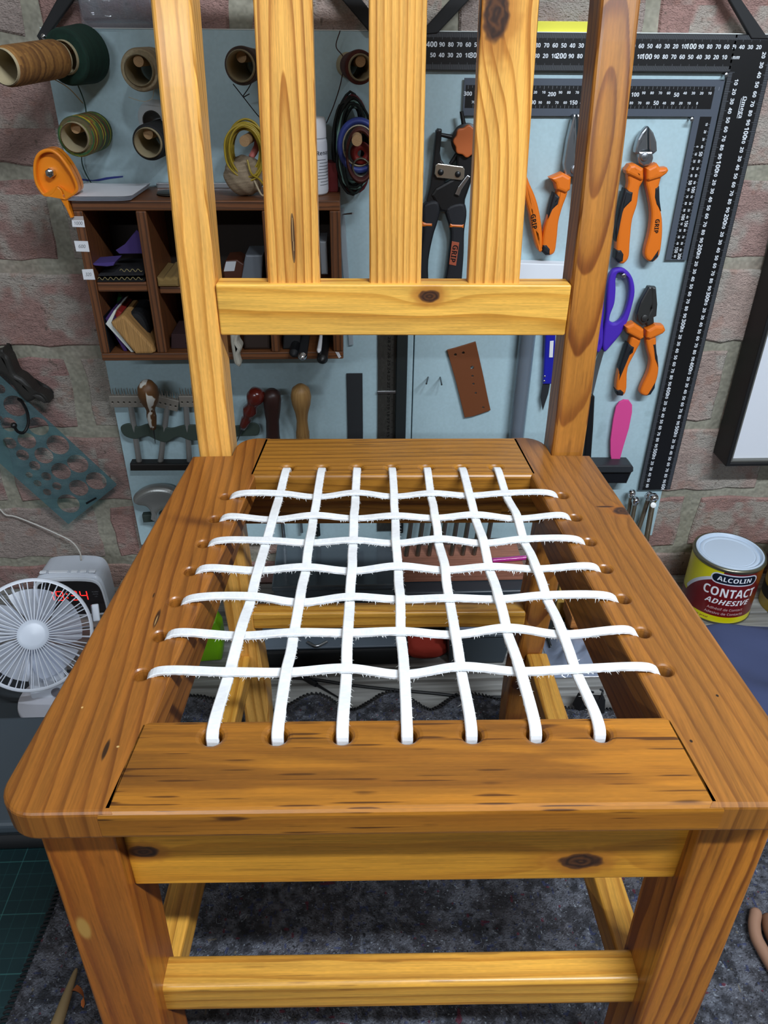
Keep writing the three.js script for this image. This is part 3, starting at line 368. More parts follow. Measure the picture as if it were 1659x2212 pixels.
// ----- pliers.  head, handles, grip pads, lettering
function pliers(name, label, o, z = 0.006) {
  const all = [...o.head[0]]; const t = thing(name, label, 'pliers', [all[0][0], Math.min(...o.handles.flat().map((p) => p[1])), z], 'pliers on the board');
  o.head.forEach((h, i) => part(t, 'jaw', slab(h, z + i * 0.0004, z + 0.011, 0.0022, false), o.headMat));
  part(t, 'pivot', lathe([[0, 0.0025], [0.004, 0.0022], [0.0048, 0.001], [0.0048, -0.002]], [...o.pivot, z + 0.011], [0, 0, 1], 20), o.headMat);
  const hs = o.handles.map((h) => part(t, 'handle', slab(h, z - 0.001, z + 0.0135, 0.004, true, [], 3), orange));
  (o.guards ?? []).forEach((h) => part(t, 'guard', slab(h, z - 0.001, z + 0.017, 0.004, false, [], 3), orange));
  (o.pads ?? []).forEach((h) => part(t, 'grip_pad', slab(h, z - 0.0014, z + 0.0142, 0.0035, false, [], 3), darkGrip));
  if (o.text) { const [x, y, a, s] = o.text; const g = lettering('GRIP', s); g.rotateZ(a); g.translate(x, y, z + 0.0136); part(t, 'lettering', g, blackPl, 'black word GRIP'); }
  return t;
}
{
  const satin = std(0xa9adb2, 0.32, 0.95), burnt = std(0x50504f, 0.45, 0.8);
  pliers('diagonal_cutters', 'orange-handled diagonal cutters with bright polished jaws', { headMat: satin, head: [[[.3599,.6813],[.3579,.6798],[.3538,.6747],[.3507,.6672],[.3495,.658],[.3499,.6529],[.3537,.6508],[.3566,.6539],[.3654,.656]], [[.361,.6813],[.3685,.6748],[.3745,.6647],[.3772,.6545],[.3733,.6509],[.3681,.6539],[.3663,.657]], [[.3543,.6539],[.3715,.6539],[.3741,.6467],[.3734,.6415],[.37,.6378],[.3643,.6373],[.3579,.6404],[.3549,.6477]]], pivot: [[.3623,.6483]][0],
    handles: [[[.3552,.6362],[.363,.632],[.3656,.6214],[.3629,.6139],[.3632,.5932],[.3605,.5754],[.3624,.548],[.3638,.527],[.3581,.5204],[.3502,.5234],[.3467,.5335],[.3433,.5709],[.3458,.6042],[.347,.6177],[.3451,.6283]], [[.368,.6331],[.3785,.6363],[.3867,.63],[.3871,.6193],[.3867,.6123],[.3895,.5987],[.3987,.5765],[.4039,.5479],[.4034,.5292],[.3967,.5227],[.388,.5257],[.3841,.5334],[.3852,.5595],[.3832,.5821],[.3754,.6042],[.3687,.6204]]],
    guards: [[[.344,.6399],[.3508,.6409],[.3621,.6357],[.3645,.6231],[.3619,.6215],[.3419,.6294],[.34,.6336]], [[.3656,.6357],[.3778,.6415],[.3829,.6363],[.3914,.6368],[.3938,.6337],[.3923,.63],[.3862,.6252],[.3719,.621],[.368,.6231]]],
    pads: [[[.3435,.6124],[.3558,.6092],[.3561,.5978],[.3477,.5884],[.3437,.57],[.3438,.5483],[.3407,.5598],[.3405,.589]], [[.3455,.5384],[.3519,.5402],[.3573,.5337],[.358,.5231],[.3514,.5219],[.3456,.5273]], [[.3802,.6141],[.387,.6152],[.3909,.5989],[.3954,.5851],[.386,.5934],[.382,.6016]], [[.3944,.5295],[.4019,.5412],[.403,.5294],[.3969,.5229],[.3918,.5236]]], text: [...[[.3927,.5679]][0], -1.5, 0.0055] });
  pliers('combination_pliers', 'orange-handled combination pliers with dark grey toothed jaws', { headMat: burnt, head: [[[.3987,.49],[.4031,.49],[.409,.4694],[.4069,.4605],[.4089,.4438],[.4004,.4374],[.3921,.444],[.3892,.453],[.3912,.4695]], [[.4024,.49],[.4089,.4893],[.4154,.4662],[.4173,.4502],[.4138,.4483],[.416,.4406],[.4072,.4361],[.4024,.4439],[.4082,.4605]]], pivot: [[.4006,.4481]][0],
    handles: [[[.3882,.4231],[.4009,.4177],[.3975,.401],[.3905,.3772],[.3938,.3399],[.3894,.3342],[.3821,.3371],[.3787,.345],[.3783,.3787],[.3848,.4058]], [[.4091,.419],[.4201,.4229],[.4258,.4041],[.4346,.3768],[.4354,.3593],[.4309,.3373],[.4235,.3338],[.4151,.3382],[.415,.3461],[.4206,.37],[.4199,.3872],[.4126,.4042]]],
    guards: [[[.3859,.4427],[.4011,.4335],[.4034,.4217],[.3988,.4184],[.3788,.4285],[.3746,.4376]], [[.4052,.4322],[.4161,.4393],[.4279,.4385],[.4318,.432],[.4289,.4274],[.4123,.419],[.4066,.4217]]],
    pads: [[[.3831,.4135],[.3944,.4088],[.3941,.3994],[.3857,.3913],[.3834,.3707],[.3804,.3568],[.3775,.3777]], [[.3779,.344],[.3848,.3468],[.3919,.341],[.3904,.3346],[.3821,.3354]], [[.4172,.4126],[.4231,.4126],[.4291,.3923],[.4335,.3772],[.4252,.3923]], [[.4259,.3406],[.4336,.3562],[.4349,.3463],[.4308,.3363],[.4244,.3342]]] });
  pliers('long_nose_pliers', 'orange-handled long-nose pliers half hidden behind the chair post', { headMat: satin, head: [[[.2686,.6938],[.2714,.6938],[.2763,.667],[.2768,.6517],[.2817,.633],[.2793,.6256],[.2676,.6266],[.264,.6403],[.265,.6669]], [[.273,.6938],[.2758,.6938],[.2859,.667],[.2943,.6414],[.2931,.6267],[.2805,.6256],[.2786,.6465],[.278,.667]]], pivot: [[.278,.6337]][0],
    handles: [[[.2614,.616],[.2726,.6106],[.2689,.5905],[.2663,.5738],[.2668,.5511],[.2653,.5343],[.2578,.5314],[.2497,.5379],[.2483,.5597],[.253,.585],[.2586,.6014]], [[.2855,.6149],[.2964,.616],[.3016,.5932],[.3114,.5596],[.3125,.5365],[.305,.5295],[.2977,.5336],[.297,.5597],[.2917,.5877]]],
    guards: [[[.2473,.6246],[.2626,.6309],[.2742,.6256],[.275,.6113],[.2698,.607],[.2576,.6113],[.255,.6182]], [[.2831,.6241],[.2937,.6304],[.3082,.6262],[.3068,.6209],[.2974,.6134],[.2845,.6145]]], pads: [[[.2553,.6076],[.2645,.6038],[.2635,.5934],[.2561,.5868],[.2516,.5757],[.2529,.5934]], [[.2487,.5451],[.2539,.5468],[.2601,.5404],[.2605,.5322],[.2545,.5317],[.2491,.5363]]] });
  pliers('crimping_pliers', 'orange-handled pliers hidden behind the knotted slat, one handle lettered GRIP', { headMat: burnt, head: [[[.1887,.6817],[.1954,.6817],[.2,.6566],[.1982,.6402],[.1868,.6401],[.1842,.6566]], [[.1942,.6817],[.201,.6807],[.2068,.6566],[.2051,.6402],[.1971,.6402],[.1978,.6566]]], pivot: [[.1955,.647]][0],
    handles: [[[.1863,.6328],[.1968,.6308],[.1958,.6041],[.1929,.5711],[.1909,.5398],[.1839,.5369],[.1808,.5456],[.1818,.5767],[.1837,.6095]], [[.2046,.6329],[.215,.6329],[.2247,.617],[.2349,.5987],[.2428,.5767],[.2482,.5512],[.2482,.535],[.2429,.5396],[.2355,.5569],[.2273,.5822],[.2162,.6095]]], guards: [[[.1763,.6355],[.184,.6386],[.1945,.6355],[.1953,.6271],[.1815,.6271]], [[.1991,.6355],[.2101,.6386],[.2185,.6355],[.2158,.6282],[.201,.6271]]], text: [...[[.2343,.5737]][0], -1.33, 0.0058] });
}
// revolving punch
{
  const O = [[.1026,.5896,.02]][0]; const t = thing('revolving_punch', 'black revolving leather punch with an orange wheel cap and grips lettered GRIP', 'punch', [O[0], O[1], 0.006]);
  part(t, 'frame', slab([[.1057,.6669],[.1059,.6753],[.1085,.6778],[.113,.6773],[.1129,.6669],[.1119,.6518],[.114,.6441],[.1194,.638],[.1192,.6181],[.1216,.594],[.1121,.5858],[.0986,.5897],[.0971,.5994],[.101,.6154],[.1027,.6312]], 0.006, 0.018, 0.002), blackPl);
  part(t, 'frame', slab([[.1316,.6518],[.1524,.6519],[.155,.6313],[.1513,.6181],[.1456,.5994],[.1457,.5896],[.1356,.582],[.115,.5858],[.1026,.6048],[.108,.6128],[.1331,.626]], 0.008, 0.02, 0.003), blackPl);
  part(t, 'link_plate', slab([[.1066,.639],[.1094,.6411],[.1399,.6375],[.1423,.6344],[.1423,.6251],[.1391,.622],[.1089,.6251],[.1059,.6292]], 0.02, 0.0225, 0.0008), std(0xb9b2a4, 0.3, 0.9), 'bright steel link plate');
  for (const q of [[.1131,.6314],[.1341,.6293]]) part(t, 'rivet', lathe([[0, 0.003], [0.0028, 0.0026], [0.0036, 0.001], [0.0036, -0.001]], [q[0], q[1], 0.0225], [0, 0, 1], 16), blackPl);
  part(t, 'latch', slab([[.1458,.6285],[.1493,.6264],[.1395,.6117],[.1371,.6043],[.1318,.6064],[.1353,.6149]], 0.021, 0.0235, 0.0007), steel);
  const W = [[.1436,.6653,.022]][0], wheel = []; for (let i = 0; i < 60; i++) { const a = i / 60 * 6.2832, r = 0.0165 + 0.0011 * Math.cos(a * 8); wheel.push([W[0] + r * Math.cos(a), W[1] + r * Math.sin(a)]); }
  part(t, 'wheel_cap', slab(wheel, 0.018, 0.026, 0.0015), std(0xb85f2a, 0.5), 'scalloped orange wheel cap'); part(t, 'wheel', lathe([[0, 0.008], [0.0185, 0.008], [0.0185, 0], [0, 0]], [W[0], W[1], 0.010], [0, 0, 1], 30), blackPl);
  for (const a of [1.83, 2.95, 0.7, 4.1, 5.3, 0]) part(t, 'punch_tube', rod([W[0] + 0.017 * Math.cos(a), W[1] + 0.017 * Math.sin(a), 0.014], [W[0] + 0.032 * Math.cos(a), W[1] + 0.032 * Math.sin(a), 0.014], 0.0028, 0.0022), blackPl);
  const hl = [[[.0938,.594],[.1115,.5983],[.1149,.5886],[.1121,.572],[.108,.558],[.1027,.5264],[.1015,.4784],[.0892,.4785],[.0907,.5265],[.0943,.5608]], [[.1218,.5896],[.1435,.5962],[.1482,.5858],[.1469,.5608],[.1479,.5263],[.142,.472],[.1252,.4721],[.1277,.5205],[.1292,.5608]]];
  hl.forEach((h) => part(t, 'handle', slab(h, 0.006, 0.021, 0.004, true, [], 3), darkGrip)); part(t, 'band', slab([[.0922,.5738],[.1068,.5732],[.1065,.5671],[.0918,.5677]], 0.0055, 0.0216, 0.003), orange, 'orange ring'); part(t, 'band', slab([[.1273,.5721],[.146,.5715],[.1458,.5654],[.1276,.5665]], 0.0055, 0.0216, 0.003), orange, 'orange ring');
  part(t, 'badge', slab([[.1313,.5504],[.1408,.5487],[.1383,.5198],[.1292,.5216]], 0.0208, 0.0216, 0.0002), std(0xa8543a, 0.5), 'red-brown label'); const g = lettering('GRIP', 0.0068); g.rotateZ(-1.71); const q = [[.135,.5351]][0]; g.translate(q[0], q[1], 0.0216); part(t, 'lettering', g, blackPl, 'black word GRIP');
}
// purple scissors
{
  const purple = std(0x4a2ab0, 0.45); const O = [[.3631,.5061,.008]][0]; const t = thing('scissors', 'scissors with purple plastic handles hung on a nail', 'scissors', [O[0], O[1] - 0.16, 0.004]);
  part(t, 'handle', slab([[.3474,.5109],[.3599,.5139],[.3703,.5078],[.3778,.4974],[.3825,.482],[.3822,.4632],[.3789,.4389],[.3726,.4232],[.3633,.4087],[.3551,.3987],[.3515,.4048],[.3491,.428],[.3486,.4507],[.3457,.476],[.3441,.5006]], 0.004, 0.014, 0.003, true, [[[.3549,.5067],[.3624,.5066],[.3691,.5005],[.3736,.4895],[.3754,.4758],[.3735,.4544],[.3689,.4441],[.362,.4396],[.355,.4429],[.3543,.4506],[.3574,.4665],[.3561,.4852],[.3538,.4988]]], 3), purple);
  part(t, 'handle', slab([[.3292,.5007],[.3419,.476],[.3475,.4378],[.3516,.4081],[.3469,.3967],[.3349,.4149],[.3249,.4379],[.3189,.4699],[.3203,.4934]], 0.003, 0.012, 0.003, true, [[[.3291,.4854],[.3376,.4635],[.3404,.4378],[.3365,.43],[.3297,.4444],[.3252,.4698]]], 3), purple); part(t, 'blade', slab([[.3492,.4027],[.3563,.3993],[.3531,.3698],[.348,.2979],[.3424,.298],[.3437,.3699]], 0.005, 0.0075, 0.0006), steel);
  const q = [[.3614,.5052]][0]; single('nail', 'thick nail carrying the purple scissors', 'nail', lathe([[0, 0.02], [0.003, 0.0198], [0.0034, 0.0185], [0.0016, 0.018], [0.0016, -0.008]], [q[0], q[1], 0], [0, 0, 1], 14), steel);
}
// leather offcut with punched holes
{
  const o = [[.1348,.4004],[.1469,.4037],[.1596,.4076],[.1741,.4121],[.1811,.3879],[.1891,.3602],[.1967,.3318],[.2033,.3084],[.1901,.3034],[.1782,.2991],[.166,.2971],[.1591,.3214],[.1498,.3536],[.1418,.378]], hs = [[.1468,.3936],[.1577,.3962],[.1716,.3743],[.1731,.3618],[.1753,.3498],[.1796,.3356],[.1921,.313]];
  single('leather_strip', 'brown leather strip with a row of punched holes pinned beside the nails', 'leather strip', slab(o, 0.002, 0.0052, 0.0006, false, hs.map((p, i) => circlePath(p[0], p[1], i < 2 ? 0.0018 : i === 2 ? 0.0024 : 0.0014))), std(0x6f3b17, 0.7));
  single('sloping_nail', 'thin nail in the board nearest the steel rule', 'nail', rod([...[[.1111,.3586]][0], -0.004], [[.105,.3612,.03]][0], 0.0009, 0.0012, 10), darkSteel); single('sloping_nail', 'thin nail in the board nearest the leather strip', 'nail', rod([...[[.1277,.3584]][0], -0.004], [[.1264,.3596,.03]][0], 0.0009, 0.0012, 10), darkSteel);
}
// steel rules
{
  const rt = canvasTex(96, 1024, (c, w, h) => { c.fillStyle = '#4d4c48'; c.fillRect(0, 0, w, h); const R = mulberry(4); for (let i = 0; i < 900; i++) { c.fillStyle = `rgba(${R() < 0.5 ? '30,30,28' : '120,118,110'},0.10)`; c.fillRect(R() * w, R() * h, 2 + R() * 10, 1 + R() * 14); } c.strokeStyle = '#1e1e1c'; c.fillStyle = '#1e1e1c'; c.textAlign = 'center'; for (let k = 0; k < 40; k++) { const y = 14 + k * 25; c.save(); c.translate(w * 0.55, y); c.rotate(Math.PI / 2); c.font = 'bold 20px sans-serif'; c.fillText(String(40 - k), 0, 0); c.restore(); for (let j = 0; j < 10; j++) { c.beginPath(); c.moveTo(w - 2, y + j * 2.5); c.lineTo(w - (j === 0 ? 22 : 12), y + j * 2.5); c.stroke(); } } });
  const x0 = [[.0383,.3713]][0][0], x1 = [[.0637,.3711]][0][0], x2 = [[.0793,.3717]][0][0];
  const a = thing('steel_rule', 'wide worn steel rule with engraved numbers hanging below the seat-back', 'ruler', [(x0 + x1) / 2, 0.10, 0.003]); part(a, 'blade', box(x0, x1, 0.10, 0.555, 0.0015, 0.0032, 0.0003), darkSteel); const p = new THREE.PlaneGeometry(x1 - x0, 0.455); p.translate((x0 + x1) / 2, 0.3275, 0.0034); part(a, 'scale_print', p, std(0xffffff, 0.42, 0.6, { map: rt })); part(a, 'cursor', box(x0 - 0.001, x1 + 0.001, 0.3365, 0.3405, 0.0035, 0.0055, 0.0006), steel);
  const b = thing('steel_bar', 'narrow dark steel straightedge beside the wide rule', 'straightedge', [(x1 + x2) / 2, 0.10, 0.004]); part(b, 'bar', box(x1 + 0.0006, x2, 0.10, 0.56, 0.0015, 0.012, 0.0012), std(0x4a5254, 0.4, 0.8));
  const q = [[-.0061,.3666],[.0167,.3663]]; const c = thing('steel_rule', 'small dark steel rule hung beside the tan awl handle', 'ruler', [(q[0][0] + q[1][0]) / 2, 0.12, 0.003]); part(c, 'blade', box(q[0][0], q[1][0], 0.12, q[0][1], 0.0015, 0.003, 0.0003), std(0x3c3f42, 0.5, 0.5));
}
// clear tube, craft knife
{
  const a = [[.2432,.4462,.014]][0], b = [[.2435,.2452,.014]][0]; const t = thing('plastic_tube', 'clear plastic tube slung on the board beside the craft knife', 'tube', [b[0], b[1], 0.014]); const d = vv(a).sub(vv(b)), L = d.length();
  part(t, 'wall', lathe([[0.0112, 0], [0.0112, L], [0.0098, L], [0.0098, 0], [0.0112, 0]], b, d, 28), new THREE.MeshPhysicalMaterial({ color: 0xc9d2da, roughness: 0.12, transmission: 0.85, thickness: 0, ior: 1.4 })); part(t, 'rolled_sheet', lathe([[0.008, 0.004], [0.008, L - 0.004]], b, d, 20), new THREE.MeshStandardMaterial({ color: 0x8b8f98, roughness: 0.4, side: THREE.DoubleSide }));
  const k = thing('craft_knife', 'blue-handled craft knife with a dark blade pointing down', 'knife', [...[[.2867,.309]][0], 0.004]); part(k, 'handle', slab([[.2677,.4377],[.2819,.4376],[.2856,.3979],[.2863,.3509],[.2742,.351],[.271,.3946]], 0.003, 0.012, 0.002), std(0x1c1f9c, 0.4)); part(k, 'inset', slab([[.2759,.4149],[.281,.4155],[.2828,.3914],[.2775,.3915]], 0.0118, 0.0128, 0.0003), std(0xe6e8ec, 0.5), 'white inset'); for (const q of [[.2751,.3633],[.2752,.3564]]) part(k, 'screw', lathe([[0, 0.001], [0.0012, 0.0008], [0.0014, 0]], [q[0], q[1], 0.012], [0, 0, 1], 12), chrome); part(k, 'blade', slab([[.2745,.3506],[.2852,.3505],[.2845,.3348],[.2795,.3087],[.2736,.3292]], 0.006, 0.0085, 0.0006), darkSteel);
}
// pink file, black spreader
single('nail_file', 'pink emery board standing in the black spreader', 'file', slab([[.3969,.3241],[.4045,.3233],[.4107,.3159],[.4128,.304],[.4128,.2777],[.4098,.2469],[.4075,.2151],[.3981,.2152],[.3919,.2353],[.3879,.2589],[.3864,.2932],[.3871,.3132],[.3906,.3205]], 0.005, 0.0085, 0.0008), std(0xd8468e, 0.75));
{
  const t = thing('spreader', 'black plastic T-shaped spreader with a wide blade below the pink file', 'spreader', [...[[.4006,.1899]][0], 0.004]);
  part(t, 'handle', slab([[.3417,.3363],[.347,.3369],[.3512,.3319],[.3565,.2847],[.3602,.2424],[.3625,.2225],[.3741,.2127],[.3768,.2046],[.3552,.205],[.3497,.2227],[.3456,.2696]], 0.003, 0.016, 0.003), blackPl); part(t, 'blade_holder', slab([[.3325,.2282],[.4187,.2268],[.4229,.2228],[.4241,.2164],[.421,.214],[.3343,.2155]], 0.002, 0.030, 0.002), std(0x2a2d30, 0.5)); part(t, 'blade', slab([[.3405,.2129],[.4241,.2115],[.4197,.1921],[.3461,.1934]], 0.006, 0.024, 0.002), blackPl);
}
// bright screwdriver-like stamps under the framing square
{
  const ends = [['slim nickel stamping rod nearest the brick wall', [[.4639,.1665,.03]][0], [[.4749,.0756,.015]][0], 0.0052], ['slanting nickel stamping rod below the framing square', [[.4607,.1631,.02]][0], [[.4574,.0803,.012]][0], 0.0045], ['short nickel stamping rod below the black spreader', [[.4388,.1581,.025]][0], [[.4458,.0941,.012]][0], 0.0042], ['dull nickel stamping rod hidden by the seat corner', [[.4348,.1656,.015]][0], [[.4382,.0942,.012]][0], 0.004]];
  ends.forEach(([l, a, b, r], i) => { const d = vv(a).sub(vv(b)), L = d.length(); const t = thing('stamping_rod', l, 'stamping tool', b, 'stamping rods on the board'); part(t, 'shank', rod(b, a, r * 0.82, r * 0.82, 18), std(0x8f8370, 0.3, 0.7)); part(t, 'head', lathe([[0, L + 0.010], [r * 0.9, L + 0.0095], [r * 1.35, L + 0.006], [r * 1.35, L + 0.002], [r, L - 0.003], [r * 0.8, L - 0.004]], b, d, 20), chrome); const kn = []; for (let k = 0; k < 14; k++) { const a2 = k / 14 * 6.283, q = vv(a).add(V3(r * 1.3 * Math.cos(a2), 0.003, r * 1.3 * Math.sin(a2))); const g = new THREE.SphereGeometry(0.0011, 6, 5); g.translate(q.x, q.y, q.z); kn.push(g); } part(t, 'knurl', merge(kn), chrome); if (i === 0) { part(t, 'cap', lathe([[0, 0.002], [0.0042, 0.0015], [0.0045, 0]], [[.4612,.1626,.04]][0], [0, 0.45, 1], 18), std(0xf2f2ee, 0.5), 'white cap'); } });
}
// ----- left of the board: pricking irons in a leather loop
{
  const iron = std(0x8f887e, 0.45, 0.35); const defs = [['six-hole pricking iron at the edge of the board', [238, 866], [312, 866], [283, 880], [302, 1004], 6, 0], ['tilted pricking iron beside the paint-splashed awl', [332, 865], [386, 878], [362, 878], [346, 1004], 4, 3], ['pricking iron half hidden by the chair post', [388, 866], [448, 866], [402, 880], [410, 1004], 5, 0]];
  const P2 = [[[[-.3386,.3328,.012]][0], [[-.291,.3322,.012]][0], [[-.3109,.3254,.012]][0], [[-.3151,.2282,.008]][0]], [[[-.2791,.3342,.012]][0], [[-.2442,.3246,.012]][0], [[-.2596,.3262,.012]][0], [[-.2853,.2277,.008]][0]], [[[-.242,.3317,.012]][0], [[-.2031,.3312,.012]][0], [[-.2339,.3245,.012]][0], [[-.2417,.227,.008]][0]]];
  P2.forEach(([a, b, s0, s1], i) => {
    const t = thing('pricking_iron', defs[i][0], 'pricking iron', [s1[0], s1[1], 0.006], 'pricking irons on the board'); const A = vv(a), B = vv(b), d = B.clone().sub(A), L = d.length(), ang = Math.atan2(d.y, d.x); const n = Math.round(L / 0.0078);
    const hs = []; for (let k = 0; k < n; k++) hs.push(circlePath(-L / 2 + (k + 0.5) * L / n, -0.001, 0.0013)); const g = slab([[-L / 2, -0.0085], [L / 2, -0.0085], [L / 2, 0.0085], [-L / 2, 0.0085]], 0, 0.0075, 0.0007, false, hs); g.rotateZ(ang); const c = A.clone().add(B).multiplyScalar(0.5); g.translate(c.x, c.y, 0.008); part(t, 'head', g, iron);
    for (let k = 0; k < 2 * n; k++) { const u = -L / 2 + (k + 0.5) * L / (2 * n); const x = c.x + Math.cos(ang) * u - Math.sin(ang) * 0.008, y = c.y + Math.sin(ang) * u + Math.cos(ang) * 0.008; part(t, 'tooth', rod([x, y, 0.009 + (k % 2) * 0.004], [x + (k % 2 ? 0.0004 : -0.0003), y + 0.0105, 0.009 + (k % 2) * 0.004], 0.0009, 0.0004, 6), iron); }
    part(t, 'stem', rod(s1, s0, 0.0042, 0.0042, 16), std(0x9a9894, 0.3, 0.5));
  });
  single('leather_loop', 'wavy dark green leather strap looped over the pricking irons', 'strap', slab([[-.3305,.293],[-.3184,.2986],[-.3061,.2934],[-.291,.2976],[-.2751,.2944],[-.2592,.2905],[-.2421,.2947],[-.2256,.2952],[-.1929,.2918],[-.1596,.2936],[-.1394,.297],[-.1332,.2918],[-.1356,.2784],[-.1613,.2758],[-.1949,.2733],[-.234,.2701],[-.2512,.2764],[-.2704,.2677],[-.2843,.2724],[-.2953,.2785],[-.3133,.2735],[-.3281,.2797]], 0.0115, 0.0145, 0.0012, true), std(0x35423a, 0.7));
  single('black_rail', 'black wooden rail under the pricking irons', 'rail', slab([[-.3264,.2349],[-.1997,.2329],[-.2009,.222],[-.3277,.2233]], 0.001, 0.018, 0.0015), std(0x17120f, 0.6));
}
// awls
function awl(name, label, profile, a, dir, m, tip, seg = 26) { const t = thing(name, label, 'awl', a, 'awls on the board'); part(t, 'handle', lathe(profile, a, dir, seg), m); if (tip) part(t, 'blade', rod(a, vv(a).addScaledVector(vv(dir).normalize(), -tip), 0.0014, 0.0004, 8), darkSteel); return t; }
{
  const splash = dataTex(128, 128, (a, b) => { const n = fbm(a * 4, b * 5, 140), p = sst(0.55, 0.6, fbm(a * 3 + 7, b * 4, 141)); return mix3(mix3([74, 46, 22], [120, 82, 44], n), [206, 204, 196], p); });
  const b1 = [[-.2801,.2983,.03]][0], t1 = [[-.2713,.3775,.055]][0], d1 = vv(t1).sub(vv(b1)), L1 = d1.length(), k1 = L1 / 0.075;
  awl('scratch_awl', 'brown wooden awl handle splashed with white paint', [[0, -0.001], [0.0042, 0], [0.0055, 0.008], [0.0068, 0.02], [0.0058, 0.030], [0.007, 0.036], [0.0118, 0.046], [0.0142, 0.057], [0.0132, 0.066], [0.0085, 0.0735], [0, 0.0755]].map(([r, y]) => [r, y * k1]), b1, d1, std(0xffffff, 0.5, 0, { map: splash }), 0.03);
  const b2 = [[-.1556,.2942,.025]][0], t2 = [[-.1259,.3611,.045]][0], d2 = vv(t2).sub(vv(b2)), L2 = d2.length(); const P = (a, L) => a.map(([r, y]) => [r, y * L]);
  awl('stitching_awl', 'glossy red-brown turned awl handle with two bulbs', P([[0, 0], [0.005, 0.01], [0.0062, 0.1], [0.0072, 0.25], [0.0055, 0.30], [0.0088, 0.40], [0.0102, 0.5], [0.007, 0.62], [0.0105, 0.72], [0.0125, 0.83], [0.010, 0.95], [0.004, 0.995], [0, 1]], L2), b2, d2, phys(0x5e1c12, 0.25, { clearcoat: 0.5 }), 0.03);
  const b3 = [[-.1145,.2651,.02]][0], t3 = [[-.1083,.3588,.04]][0], d3 = vv(t3).sub(vv(b3)), L3 = d3.length();
  awl('hafted_awl', 'dark brown matt awl handle beside the red one', P([[0, 0], [0.0115, 0.01], [0.0095, 0.2], [0.0092, 0.45], [0.0115, 0.65], [0.0128, 0.82], [0.0118, 0.93], [0.007, 0.985], [0, 1]], L3), b3, d3, std(0x351d18, 0.45), 0);
  const b4 = [[-.0709,.2645,.02]][0], t4 = [[-.0685,.3672,.045]][0], d4 = vv(t4).sub(vv(b4)), L4 = d4.length(); const pale = dataTex(64, 128, (a, b) => { const g = vn(a * 40, b * 5, 150); return mix3([176, 138, 84], [146, 106, 58], g); });
  awl('turned_awl', 'pale tan turned awl handle with a round head', P([[0, 0], [0.0095, 0.01], [0.0098, 0.18], [0.0088, 0.20], [0.0098, 0.22], [0.0088, 0.26], [0.0078, 0.42], [0.0092, 0.56], [0.0128, 0.70], [0.0142, 0.82], [0.0122, 0.93], [0.006, 0.99], [0, 1]], L4), b4, d4, std(0xffffff, 0.5, 0, { map: pale }), 0);
}
// metal spoon head on the board, strap stub
{
  const t = thing('metal_scoop', 'dull aluminium scoop hung low on the board edge', 'scoop', [...[[-.3033,.1411]][0], 0.004]); part(t, 'bowl', slab([[-.3309,.1777],[-.3217,.1872],[-.3067,.195],[-.2892,.1971],[-.2713,.1928],[-.259,.1812],[-.2572,.1631],[-.2711,.1534],[-.2846,.157],[-.2961,.1506],[-.3019,.1355],[-.3089,.1357],[-.3085,.1475],[-.3134,.1609],[-.3254,.1644],[-.3316,.1695]], 0.003, 0.024, 0.009, true, [], 5), std(0x9c9d9a, 0.35, 0.55)); part(t, 'shank', rod([[-.304,.1427,.012]][0], [[-.3025,.1102,.012]][0], 0.004), std(0x9c9d9a, 0.35, 0.55));
  single('strap_stub', 'short dark green leather strap stub under the scoop', 'strap', slab([[-.325,.1419],[-.3065,.1432],[-.305,.1296],[-.3251,.1283]], 0.001, 0.012, 0.0015), std(0x2c3833, 0.7));
}
